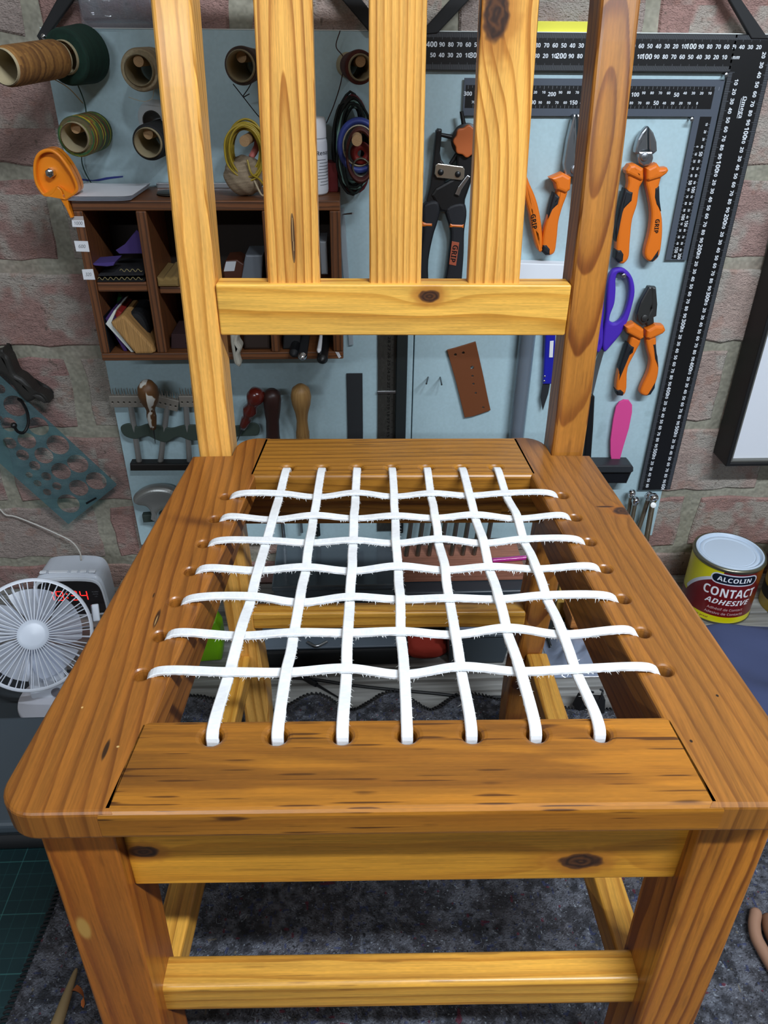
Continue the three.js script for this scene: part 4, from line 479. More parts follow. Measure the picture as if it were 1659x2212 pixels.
// ----- bare brick, left: duck hook, circle template
single('duck_hook', 'black cast-iron hook shaped like a bird on the bare brick', 'hook', slab([[-.4929,.3988],[-.4723,.4071],[-.4677,.411],[-.4651,.4116],[-.4649,.4051],[-.461,.3985],[-.4593,.3853],[-.457,.3745],[-.4495,.3691],[-.443,.3595],[-.4372,.3491],[-.4296,.3462],[-.4245,.3406],[-.4221,.3315],[-.4275,.333],[-.431,.34],[-.4349,.3428],[-.442,.3366],[-.4516,.334],[-.4577,.3403],[-.4643,.3549],[-.4698,.3679],[-.4756,.3747],[-.4982,.379]], -0.011, 0.018, 0.006, true, [], 4), std(0x262421, 0.55));
{
  const teal = new THREE.MeshPhysicalMaterial({ color: 0xaed0d6, roughness: 0.25, transmission: 0.88, thickness: 0, ior: 1.4 });
  const cs = [[33, 877, 22], [19, 917, 15.5], [83, 921, 20], [21, 957, 13], [58, 952, 18], [125, 961, 22], [49, 983, 12.5], [95, 984, 18.5], [168, 1002, 21], [75, 1006, 11], [132, 1018, 19.5], [63, 1026, 7], [100, 1029, 10], [208, 1039, 21], [81, 1044, 8], [123, 1050, 9.5], [170, 1054, 19.5], [102, 1063, 8.5], [148, 1088, 23], [0, 840, 10], [-5, 905, 10]];
  const C = [[-.4711,.3266],[-.4871,.2982],[-.4465,.2948],[-.4931,.2689],[-.468,.2723],[-.4256,.2649],[-.4795,.2492],[-.4493,.2479],[-.4036,.2334],[-.4664,.2313],[-.4303,.2214],[-.4781,.2159],[-.4537,.2132],[-.3824,.204],[-.4692,.2016],[-.4419,.1963],[-.4106,.1925],[-.4584,.1861],[-.4313,.1652],[-.4855,.3525],[-.5003,.3071]];
  const t = thing('circle_template', 'translucent teal drawing template of circles hung from a black hook', 'template', [...[[-.439,.1286]][0], 0.012]);
  part(t, 'sheet', slab([[-.439,.1286],[-.4418,.132],[-.5345,.2636],[-.4989,.3963],[-.4807,.3715],[-.3556,.2011],[-.3534,.1979],[-.3553,.1947]], 0.011, 0.0125, 0.0003, false, C.map((p, i) => circlePath(p[0], p[1], cs[i][2] * 0.00072))), teal); part(t, 'edge_print', slab([[-.4051,.167],[-.388,.1765],[-.3871,.174],[-.4043,.1637]], 0.0126, 0.0129, 0.0001), blackPl, 'small black print');
  const h = thing('wire_hook', 'black wire hook with a ball tip through the template', 'hook', [...[[-.4587,.2935]][0], 0.002]); part(h, 'wire', tube([[...[[-.4752,.3267]][0], -0.012], [...[[-.4604,.3291]][0], 0.01], [...[[-.4488,.3219]][0], 0.03], [...[[-.4461,.3113]][0], 0.045], [...[[-.4502,.3056]][0], 0.055], [...[[-.4547,.3102]][0], 0.06], [...[[-.4562,.3189]][0], 0.062]], 0.0021, 40, 8), blackPl); const s = new THREE.SphereGeometry(0.0042, 16, 12); s.translate(...[[-.4565,.3202,.062]][0]); part(h, 'ball_tip', s, blackPl);
}
// right: whiteboard in a deep black frame
{
  const t = thing('framed_whiteboard', 'white panel in a deep black frame on the brick wall above the adhesive tin', 'whiteboard', [0.72, 0.2265, 0]);
  part(t, 'frame', slab([[0.5604, 0.2265], [0.93, 0.2265], [0.93, 0.72], [0.5604, 0.72]], -0.0105, 0.037, 0.0015, false, [[[0.5665, 0.2325], [0.924, 0.2325], [0.924, 0.714], [0.5665, 0.714]]]), std(0x101011, 0.55)); part(t, 'inner_trim', slab([[0.5662, 0.2322], [0.9243, 0.2322], [0.9243, 0.7143], [0.5662, 0.7143]], 0.012, 0.0345, 0.0008, false, [[[0.5695, 0.2355], [0.921, 0.2355], [0.921, 0.711], [0.5695, 0.711]]]), std(0x7c7c76, 0.4, 0.6), 'grey metal inner trim'); part(t, 'panel', box(0.5668, 0.9236, 0.2328, 0.7136, 0.022, 0.0275, 0.0005), std(0xd9dde4, 0.35));
}

single('white_pad', 'white paper pad hung on the board behind the back rail', 'pad', slab([[.2079,.5229],[.2884,.5203],[.2984,.4661],[.2105,.4697]], 0.001, 0.02, 0.001), std(0xe4e8ee, 0.6));

// ---------------------------------------------------------------- thread on pegs
const card = std(0xb3a583, 0.85), cardDark = std(0x9b8d70, 0.9), pegM = new THREE.MeshStandardMaterial({ map: dataTex(64, 64, (a, b) => { const g = vn(a * 20, b * 20, 160), e = vn(a * 60, b * 60, 161); return mix3([178, 146, 106], [150, 116, 78], g * 0.7 + e * 0.3); }), roughness: 0.8 });
function windTex(cols, s, n = 40) { return dataTex(256, 128, (a, b) => { const x = b * n + 3 * Math.sin(a * 6.283) * 0.4, i = Math.floor(x + a * 1.0);const h = hash2(i, Math.floor(a * 3 + hash2(i, 9, s) * 3), s), c = hex(cols[Math.floor(h * cols.length) % cols.length]), q = 0.86 + 0.2 * vn(a * 60, b * 200, s); return [c[0] * q, c[1] * q, c[2] * q]; }); }
function spool(label, a, b, r0, r1, hole, mat, o = {}) {
  const A = vv(a), B = vv(b), d = B.clone().sub(A), L = d.length(); const t = thing('thread_spool', label, 'spool', a, 'thread spools on the pegs');
  const n = 36, prof = [[hole + 0.0016, 0.004]]; for (let i = 0; i <= n; i++) { const u = i / n, y = 0.004 + u * (L - 0.007), e = Math.min(1, Math.min(u, 1 - u) * 9 + (o.blunt ?? 0.45)); prof.push([hole + 0.0016 + (r0 + (r1 - r0) * u - hole - 0.0016) * Math.sqrt(e) + 0.00025 * (i % 2), y]); } prof.push([hole + 0.0016, L - 0.003]);
  const g = lathe(prof, a, d, 40); part(t, 'thread', g, mat); part(t, 'core', lathe([[hole, 0], [hole + 0.0017, 0], [hole + 0.0017, L], [hole, L], [hole, 0]], a, d, 36), o.core ?? card, 'pale card tube');
  for (const q of o.strands ?? []) part(t, 'loose_thread', tube(q[0], q[2] ?? 0.0005, 40, 5), q[1], 'loose end of thread');
  return t;
}
function peg(label, a, b, r = 0.0055) { const g = rod(a, b, r, r, 18); single('wooden_peg', label, 'peg', g, pegM, 'dowel pegs on the board'); }
{
  const green = std(0x10352a, 0.85, 0, { map: windTex([0xd8e8e0, 0xb8d0c8, 0xe8f4ee], 1, 46) });
  const bump = (c) => std(0xffffff, 0.8, 0, { map: windTex(c, 7, 30) });
  const ax0 = V3(-0.288, 0.7515, 0.0), ax1 = V3(-0.333, 0.742, 0.148), at = (z) => ax0.clone().lerp(ax1, z / 0.148).toArray();
  spool('dark green thread cone next to the board on the upper peg', at(0.002), at(0.05), 0.029, 0.027, 0.015, green, { blunt: 0.5, strands: [[[[-0.2975, 0.728, 0.04], [-0.298, 0.70, 0.02], [-0.307, 0.672, 0.008], [-0.318, 0.640, 0.006], [-0.313, 0.618, 0.004], [-0.30, 0.60, 0.003]], std(0x1c3a30, 0.8), 0.0007]] });
  spool('golden brown waxed thread spool in front of the green cone', at(0.058), at(0.146), 0.0182, 0.0178, 0.0145, bump([0x8a5f2c, 0x7a5226, 0x966a34, 0x6e4820]), { strands: [[[[-0.311, 0.733, 0.09], [-0.304, 0.72, 0.05], [-0.300, 0.703, 0.02]], std(0x9a7a48, 0.8)]] });
  peg('dowel peg through the green cone', [-0.288, 0.7595, -0.010], [-0.324, 0.7515, 0.118]);
  const sp = (label, px, z1, r, hole, mat, o = {}) => { const f = px; const a = [f[0] + (o.dx ?? 0), f[1] + (o.dy ?? 0), 0.003], b = [f[0], f[1], z1]; spool(label, a, b, o.r0 ?? r, r, hole, mat, o); const off = hole - 0.0057; peg(o.peg, [a[0], a[1] + off, -0.010], [b[0] + (o.px ?? 0), b[1] + off, z1 - 0.004 + (o.pl ?? 0)], 0.0054); };
  sp('variegated green, yellow and red thread spool', [[-.2984,.6737,.078]][0], 0.078, 0.0205, 0.0138, std(0xffffff, 0.8, 0, { map: windTex([0x6e7a30, 0x2f5a34, 0xc6b828, 0x8a3c20, 0x3c4a34, 0x4c6c30, 0x5a5030], 3, 46) }), { peg: 'dowel peg through the variegated spool', pl: -0.006, dx: 0.004 });
  sp('pale beige linen thread spool beside the left post', [[-.2189,.7379,.075]][0], 0.075, 0.0205, 0.0138, bump([0x9c8c6e, 0x8d7e62, 0xa89a7c]), { peg: 'dowel peg through the beige spool', strands: [[[[[-.2086,.7208,.06]][0], [[-.2149,.71,.05]][0], [[-.2268,.7066,.04]][0], [[-.245,.71,.03]][0]], std(0xcfc6ae, 0.8), 0.0004]] });
  sp('dark brown thread spool between the post and the first slat', [[-.1099,.7428,.09]][0], 0.09, 0.0185, 0.0136, bump([0x40312a, 0x362822, 0x4c3a30]), { peg: 'dowel peg through the dark brown spool', pl: -0.012, dx: 0.012, r0: 0.013, strands: [[[[[-.1226,.7248,.06]][0], [[-.1162,.7106,.03]][0], [[-.103,.6921,.02]][0], [[-.0945,.6817,.01]][0]], std(0x241c1a, 0.8), 0.0006], [[[[-.1018,.7276,.06]][0], [[-.1091,.7194,.04]][0], [[-.1167,.7106,.03]][0], [[-.1091,.7139,.03]][0]], std(0x241c1a, 0.8), 0.0006]] });
  sp('maroon waxed thread spool between the first two slats', [[.0161,.7421,.085]][0], 0.085, 0.0168, 0.0112, bump([0x4a1c16, 0x3c1612, 0x54241c]), { peg: 'dowel peg through the maroon spool', dx: -0.014, r0: 0.011, strands: [[[[[-.0051,.7754,.02]][0], [[-.0101,.7605,.02]][0], [[-.002,.7493,.03]][0], [[-.0045,.7295,.03]][0], [[-.0137,.7034,.02]][0], [[-.0236,.6829,.01]][0]], std(0x3a1a16, 0.8), 0.0006]] });
  sp('black thread spool tucked behind the left post', [[-.2194,.6686,.08]][0], 0.08, 0.0185, 0.0138, bump([0x121316, 0x17181c, 0x0e0f12]), { peg: 'dowel peg through the black spool', dx: 0.006, pl: -0.004 });
  single('white_cone', 'white plastic thread cone base behind the black spool', 'cone', lathe([[0.0, 0.0], [0.020, 0.0], [0.0205, 0.004], [0.012, 0.03], [0.010, 0.03], [0.018, 0.003], [0, 0.002]], [[-.2229,.6865,.004]][0], [0.05, 0, 1], 30), std(0xd9dcde, 0.45));
}
// yellow cord coil
{
  const R = mulberry(21), c = [[-.1133,.6642,.075]][0], ycord = phys(0xa8902a, 0.35), pink = std(0xd77a72, 0.6); const t = thing('cord_coil', 'coil of thin yellow waxed cord looped over a peg', 'cord', [c[0], c[1] - 0.035, 0.05]);
  for (let k = 0; k < 26; k++) { const rx = 0.0165 + R() * 0.006, ry = 0.023 + R() * 0.006, z = 0.055 + R() * 0.03, ox = (R() - 0.5) * 0.006, oy = -0.004 + (R() - 0.5) * 0.006, ti = (R() - 0.5) * 0.5; const p = []; for (let i = 0; i < 12; i++) { const a = i / 12 * 6.283; p.push([c[0] + ox + rx * Math.cos(a) * (1 + 0.06 * (R() - 0.5)), c[1] + oy + ry * Math.sin(a), z + ti * 0.012 * Math.cos(a)]); } part(t, 'loop', tube(p, 0.0011, 44, 7, true), ycord); }
  part(t, 'tail', tube([[c[0] + 0.002, c[1] - 0.012, 0.083], [c[0] + 0.006, c[1] - 0.026, 0.086], [c[0] + 0.014, c[1] - 0.033, 0.08], [c[0] + 0.022, c[1] - 0.046, 0.078]], 0.0012, 24, 6), ycord);
  const u = thing('cord_hank', 'small pink and blue cord hank behind the yellow coil', 'cord', [c[0] + 0.008, c[1] - 0.04, 0.04]); part(u, 'hank', tube([[c[0] + 0.012, c[1] + 0.008, 0.05], [c[0] + 0.009, c[1] - 0.006, 0.058], [c[0] + 0.004, c[1] - 0.012, 0.06], [c[0] + 0.010, c[1] - 0.002, 0.055]], 0.0032, 24, 8), pink); part(u, 'blue_tail', tube([[c[0] + 0.015, c[1] - 0.03, 0.06], [c[0] + 0.018, c[1] - 0.038, 0.068], [c[0] + 0.026, c[1] - 0.045, 0.07]], 0.0025, 20, 7), std(0x2d5f7c, 0.6)); part(u, 'red_tail', tube([[c[0] + 0.016, c[1] - 0.02, 0.055], [c[0] + 0.022, c[1] - 0.03, 0.06], [c[0] + 0.026, c[1] - 0.05, 0.06]], 0.002, 20, 7), std(0x8c3c2c, 0.6));
  peg('dowel peg carrying the yellow cord', [c[0] + 0.006, c[1] + 0.006, -0.010], [...[[-.1107,.6729]][0], 0.10], 0.0056);
}
// bundle of cords, tape and leather on the last peg
{
  const c = [[.012,.6724,.07]][0], R = mulberry(31); const t = thing('cord_bundle', 'bundle of dark green and red leather cords looped over a peg', 'cord', [c[0], c[1] - 0.07, 0.02]); const ms = [std(0x0c1413, 0.6), std(0x0f211f, 0.6), std(0x101012, 0.6), std(0x5a1420, 0.6), std(0x7fa79f, 0.6)];
  for (let k = 0; k < 22; k++) { const rx = 0.013 + R() * 0.008, ry = 0.044 + R() * 0.008, z = 0.012 + R() * 0.034, ox = (R() - 0.5) * 0.008 - 0.004, oy = -0.012 + (R() - 0.5) * 0.008, p = []; for (let i = 0; i < 12; i++) { const a = i / 12 * 6.283; p.push([c[0] + ox + rx * Math.cos(a) * (0.85 + 0.3 * R()), c[1] + oy + ry * Math.sin(a) * (0.9 + 0.16 * R()), z + 0.006 * (R() - 0.5)]); } part(t, 'loop', tube(p, 0.0014 + R() * 0.0007, 40, 6, true), ms[k % 7 === 3 ? 3 : k % 9 === 4 ? 4 : k % 3]); }
  const ring = (x, y, z, r0, r1, w, m, sy = 1) => { const g = lathe([[r0, 0], [r1, 0], [r1, w], [r0, w], [r0, 0]], [0, 0, 0], [0, 0, 1], 40); g.scale(1, sy, 1); g.translate(x, y, z); return g; };
  const b = thing('tape_roll', 'roll of blue masking tape hung on the cord peg', 'tape', [c[0], c[1] - 0.03, 0.05]); part(b, 'tape', ring(c[0] + 0.002, c[1] - 0.008, 0.052, 0.019, 0.025, 0.012, 0, 1.15), std(0x36448a, 0.5)); part(b, 'core', ring(c[0] + 0.002, c[1] - 0.008, 0.0515, 0.0172, 0.019, 0.013, 0, 1.15), std(0xb8b09a, 0.8));
  single('leather_ring', 'oval brown leather loop in front of the blue tape', 'leather loop', ring(c[0] + 0.003, c[1] - 0.016, 0.07, 0.0135, 0.0165, 0.014, 0, 1.75), std(0x4a1f19, 0.6));
  single('ribbon_reel', 'small red ribbon reel inside the leather loop', 'reel', merge([ring(c[0] + 0.004, c[1] - 0.016, 0.058, 0.004, 0.011, 0.008), ring(c[0] + 0.004, c[1] - 0.016, 0.0565, 0.004, 0.0122, 0.0014)]), std(0x7c1c18, 0.5)); single('steel_ring', 'polished steel ring hanging under the ribbon reel', 'ring', ring(c[0] + 0.004, c[1] - 0.03, 0.06, 0.0085, 0.0105, 0.009), std(0xa8a690, 0.3, 0.8));
  peg('dowel peg carrying the tape and cords', [c[0] + 0.001, c[1] + 0.006, -0.010], [...[[.0111,.6742]][0], 0.105], 0.0056);
}
// ---------------------------------------------------------------- pigeonhole shelf
const shelfM = pine(0.3, 0.32, { seed: 91, early: 0x7a4a28, late: 0x38200f, sp: 0.006, cx: -0.05, d: 0.02, k: 0.9, pore: 0.3, rough: 0.55, coat: 0.1, res: 1400 });
const SH = { x0: -0.3105, x1: -0.0088, y0: 0.4228, y1: 0.6115, z0: 0.001, z1: 0.095 };
{
  const t = thing('pigeonhole_shelf', 'dark stained wooden pigeonhole shelf on the tool board', 'shelf', [(SH.x0 + SH.x1) / 2, SH.y0, 0.048]); const w = (n, x0, x1, y0, y1, al, z0 = SH.z0, z1 = SH.z1) => part(t, n, wood(box(x0, x1, y0, y1, z0, z1, 0.0016), al, shelfM), shelfM);
  w('top_board', SH.x0, SH.x1, 0.6005, SH.y1, 'x'); w('bottom_board', SH.x0, SH.x1, SH.y0, 0.4325, 'x'); w('side_board', SH.x0, -0.3000, 0.4326, 0.6004, 'y'); w('side_board', -0.0212, SH.x1, 0.4326, 0.6004, 'y'); w('divider', -0.2408, -0.2288, 0.4326, 0.6004, 'y'); w('divider', -0.0985, -0.0885, 0.4326, 0.6004, 'y'); w('shelf_board', -0.2999, -0.2409, 0.5085, 0.520, 'x', 0.004, 0.093); w('shelf_board', -0.2287, -0.0986, 0.5045, 0.513, 'x', 0.004, 0.088); w('shelf_board', -0.0884, -0.0213, 0.506, 0.514, 'x', 0.004, 0.088); part(t, 'back_panel', box(-0.2999, -0.0213, 0.4326, 0.6004, 0.0012, 0.0035, 0.0004), std(0x20150d, 0.8), 'back panel with the inner shade put into its dark colour');  // back panel is near-black: shade inside the pigeonholes is painted into its colour
  const lab = (s, a) => canvasTex(128, 96, (c) => { c.fillStyle = '#e9eaee'; c.fillRect(0, 0, 128, 96); if (a) { c.fillStyle = '#b9b1ae'; c.fillRect(0, 0, 128, 34); } c.strokeStyle = '#2a2a2e'; c.fillStyle = '#2a2a2e'; c.font = 'italic 40px sans-serif'; c.textAlign = 'center'; c.fillText(s, 62, a ? 74 : 62); });
  const stick = (s, q, a) => { const x0 = Math.min(...q.map((p) => p[0])), x1 = Math.max(...q.map((p) => p[0])), y0 = Math.min(...q.map((p) => p[1])), y1 = Math.max(...q.map((p) => p[1])); part(t, 'sticker', planarUV(slab(q, 0.0951, 0.0956, 0.0001), x0, x1, y0, y1), std(0xffffff, 0.6, 0, { map: lab(s, a) }), `white paper sticker handwritten ${s}`); };
  stick('1000', [[-.3131,.595],[-.2997,.595],[-.3,.583],[-.314,.5835]], true); stick('600', [[-.3155,.5682],[-.2999,.5677],[-.3001,.5558],[-.3153,.5563]]); stick('320', [[-.3131,.5357],[-.3002,.5362],[-.2998,.5238],[-.3133,.5239]]);
  part(t, 'sticker', slab([[-.019,.4325],[-.0144,.4319],[-.0116,.4257],[-.0146,.4239]], 0.0951, 0.0956, 0.0001), std(0xe2e4e8, 0.6), 'torn white sticker');
}
// what lies in the shelf
// keep what lies in a pigeonhole between its boards
const cell = (p) => { const cx = p.reduce((s, q) => s + q[0], 0) / p.length, cy = p.reduce((s, q) => s + q[1], 0) / p.length; const [a, b] = cx < -0.235 ? [-0.2995, -0.2413] : cx < -0.094 ? [-0.2283, -0.099] : [-0.088, -0.0217], lo = cy < 0.508 ? 0.4329 : cx < -0.235 ? 0.5204 : 0.5144, hi = cy < 0.508 ? (cx < -0.235 ? 0.508 : 0.504) : 0.6; return p.map(([x, y]) => [Math.min(b, Math.max(a, x)), Math.min(hi, Math.max(lo, y))]); };
const cut = (n, l, c, p, z0, z1, m, sm = false, bev = 0.0006) => single(n, l, c, slab(sm ? p : cell(p), Math.max(z0, 0.006), z1, bev, sm), m);
{
  // left upper: sandpaper sheets
  const sheet = (x0, x1, y, z0, z1, tilt) => { const g = box(x0, x1, y, y + 0.0012, z0, z1, 0.0003); if (tilt) { g.translate(-x0, -y, 0); g.rotateZ(tilt); g.translate(x0, y, 0); } return g; };
  single('sandpaper_sheet', 'black corrugated backing sheet at the bottom of the upper pigeonhole', 'sheet', sheet(-0.2985, -0.243, 0.5208, 0.01, 0.094), std(0x17171a, 0.9)); single('sandpaper_sheet', 'grey-black sandpaper sheet on the corrugated sheet', 'sheet', sheet(-0.2975, -0.244, 0.5265, 0.01, 0.09, 0.01), std(0x232327, 0.95));
  const wave = []; for (let i = 0; i <= 40; i++) wave.push([-0.297 + i * 0.0013, 0.5245 + 0.0016 * Math.sin(i * 1.25), 0.0935]); single('corrugated_strip', 'pale corrugated paper edge between the sandpaper sheets', 'paper', tube(wave, 0.0004, 90, 4), std(0x9c8f62, 0.9));
  const wave2 = wave.map(([x, y, z], i) => [x, y + 0.0085, z - 0.004]).slice(20); single('corrugated_strip', 'pale corrugated paper edge above the purple sandpaper', 'paper', tube(wave2, 0.0004, 60, 4), std(0x9c8f62, 0.9));
  single('purple_sandpaper', 'torn purple sandpaper tongue lying at the front of the pigeonhole', 'sandpaper', slab([[-.3016,.5414],[-.2739,.5434],[-.2768,.5391],[-.2845,.5381],[-.2983,.5392]], 0.06, 0.092, 0.0006), std(0x4a3a7e, 0.9)); single('purple_sandpaper', 'folded purple sandpaper square standing in the upper pigeonhole', 'sandpaper', slab([[-.2704,.5547],[-.2534,.5716],[-.2468,.5626],[-.2481,.5438],[-.2789,.5434],[-.2825,.5477]], 0.05, 0.053, 0.0006), std(0x4a3876, 0.9));
  // left lower: cards, wood block, black cloth
  cut('card', 'green card leaning in the lower pigeonhole', 'card', [[-.3048,.4773],[-.2945,.4904],[-.2899,.4853],[-.289,.4714],[-.2996,.425],[-.3066,.4245]], 0.03, 0.032, std(0x1f7a3c, 0.6)); cut('card', 'black card with pale edge leaning against the shelf side', 'card', [[-.3071,.4741],[-.3035,.4787],[-.2993,.428],[-.3029,.4268]], 0.02, 0.093, std(0x15161a, 0.5)); cut('card', 'purple card leaning between the black and white ones', 'card', [[-.3018,.4743],[-.2883,.4868],[-.2798,.4291],[-.2839,.4286]], 0.03, 0.088, std(0x3c1f5c, 0.6)); cut('card', 'white card leaning against the wood block', 'card', [[-.2988,.4691],[-.2858,.4857],[-.2823,.4868],[-.2919,.4702],[-.2705,.4268],[-.274,.4268]], 0.03, 0.092, std(0xdfe3dc, 0.6)); cut('card', 'red card tucked behind the wood block', 'card', [[-.2932,.4718],[-.2853,.4844],[-.2787,.4809],[-.2899,.4683]], 0.03, 0.085, std(0x8a1f1c, 0.6));
  const oakM = pine(0.05, 0.12, { seed: 95, early: 0xb98d54, late: 0x8a6232, sp: 0.0022, cx: -0.05, d: 0.02, k: 0.6, rough: 0.8, coat: 0 });
  single('wood_block', 'rounded pale wood sanding block leaning in the lower pigeonhole', 'block', wood(slab(cell([[-.2896,.473],[-.2765,.4809],[-.2721,.4809],[-.2447,.4422],[-.2429,.435],[-.247,.4272],[-.2518,.4254],[-.2615,.4261],[-.2667,.4292],[-.2893,.4684]]), 0.03, 0.099, 0.003), 'y', oakM), oakM);
  cut('black_cloth', 'crumpled black cloth stuffed beside the wood block', 'cloth', cell([[-.2785,.4744],[-.2619,.4789],[-.2535,.4678],[-.2515,.444],[-.2552,.435],[-.2588,.4411]]), 0.02, 0.08, std(0x101114, 0.8), true, 0.006);
  // middle column
  single('sponge_block', 'tan fibrous block lying in the middle pigeonhole', 'block', slab(cell([[-.2291,.5254],[-.2217,.5243],[-.2181,.5265],[-.2129,.5248],[-.2083,.5265],[-.2031,.5242],[-.2039,.5021],[-.2196,.5005],[-.2283,.5017]]).map(([x, y]) => [x, Math.max(0.5137, y)]), 0.02, 0.094, 0.003), std(0x8f7444, 0.95)); cut('leather_stack', 'stack of maroon leather offcuts on the bottom board', 'leather', [[-.2239,.4516],[-.2044,.4515],[-.2058,.4407],[-.2082,.4395],[-.2061,.4382],[-.2071,.4303],[-.2268,.4305]], 0.02, 0.08, std(0x321a1c, 0.8));
  single('wooden_casket', 'small red-brown wooden box lying in the middle pigeonhole', 'box', slab(cell([[-.1526,.5298],[-.1482,.5397],[-.1348,.5408],[-.1269,.5353],[-.1313,.5181],[-.1521,.5182]]), 0.03, 0.072, 0.0015), std(0x4a2413, 0.5)); single('paper_label', 'printed white label on the small wooden box', 'label', slab([[-.1518,.5269],[-.1479,.5384],[-.1356,.5389],[-.139,.5274]], 0.0721, 0.0725, 0.0001), std(0xc7cbd0, 0.6)); cut('plastic_case', 'grey translucent plastic case standing in the middle pigeonhole', 'case', [[-.1243,.5456],[-.1033,.5456],[-.1066,.5168],[-.1331,.5169]], 0.02, 0.07, std(0x6d747c, 0.35), false, 0.002);
  cut('paper_bag', 'crumpled white paper packet sticking out below the back rail', 'packet', [[-.1454,.462],[-.1357,.4631],[-.1381,.4501],[-.1343,.4412],[-.138,.4322],[-.1367,.4212],[-.1395,.4164],[-.1449,.4201],[-.1466,.4323]], 0.08, 0.106, std(0xb4b0a2, 0.9), true, 0.005); cut('brown_box', 'dark brown leather box in the lower middle pigeonhole', 'box', [[-.1326,.4657],[-.0977,.4654],[-.1017,.4257],[-.1345,.426]], 0.01, 0.086, std(0x2e2019, 0.7), false, 0.003);
  // right column: knives and pens
  cut('black_case', 'black plastic case in the lower right pigeonhole', 'case', [[-.0828,.4564],[-.0614,.4563],[-.0642,.4242],[-.0854,.4243]], 0.02, 0.086, blackMatte, false, 0.002); cut('clear_case', 'clear plastic case in the upper right pigeonhole', 'case', [[-.0345,.5632],[-.0257,.5632],[-.0253,.524],[-.0337,.524]], 0.03, 0.078, std(0x8a9096, 0.3), false, 0.002);
  const pen = (l, a, b, r, m, tip) => { const t = thing('marker', l, 'pen', a); part(t, 'barrel', rod(a, b, r, r * 0.95, 18), m); part(t, 'tip', lathe([[0, -0.006], [r * 0.5, -0.005], [r * 0.95, 0], [r * 0.9, 0.002]], a, vv(b).sub(vv(a)), 18), tip); };
  pen('black pen with a steel tip poking out of the lower right pigeonhole', [[-.0593,.4341,.115]][0], [[-.0565,.4445,.05]][0], 0.006, std(0x3b3d40, 0.35, 0.6), chrome); pen('black marker poking out of the lower right pigeonhole', [[-.0348,.4314,.118]][0], [[-.0312,.4443,.05]][0], 0.0068, blackPl, blackPl); pen('white-tipped brush poking out beside the black marker', [[-.0387,.4398,.11]][0], [[-.0354,.4462,.05]][0], 0.0028, std(0xe4e6ea, 0.4), std(0xe8eaee, 0.5)); pen('plain black marker lying in the lower right pigeonhole', [[-.0701,.4347,.105]][0], [[-.0667,.4445,.05]][0], 0.006, blackPl, blackMatte);
}
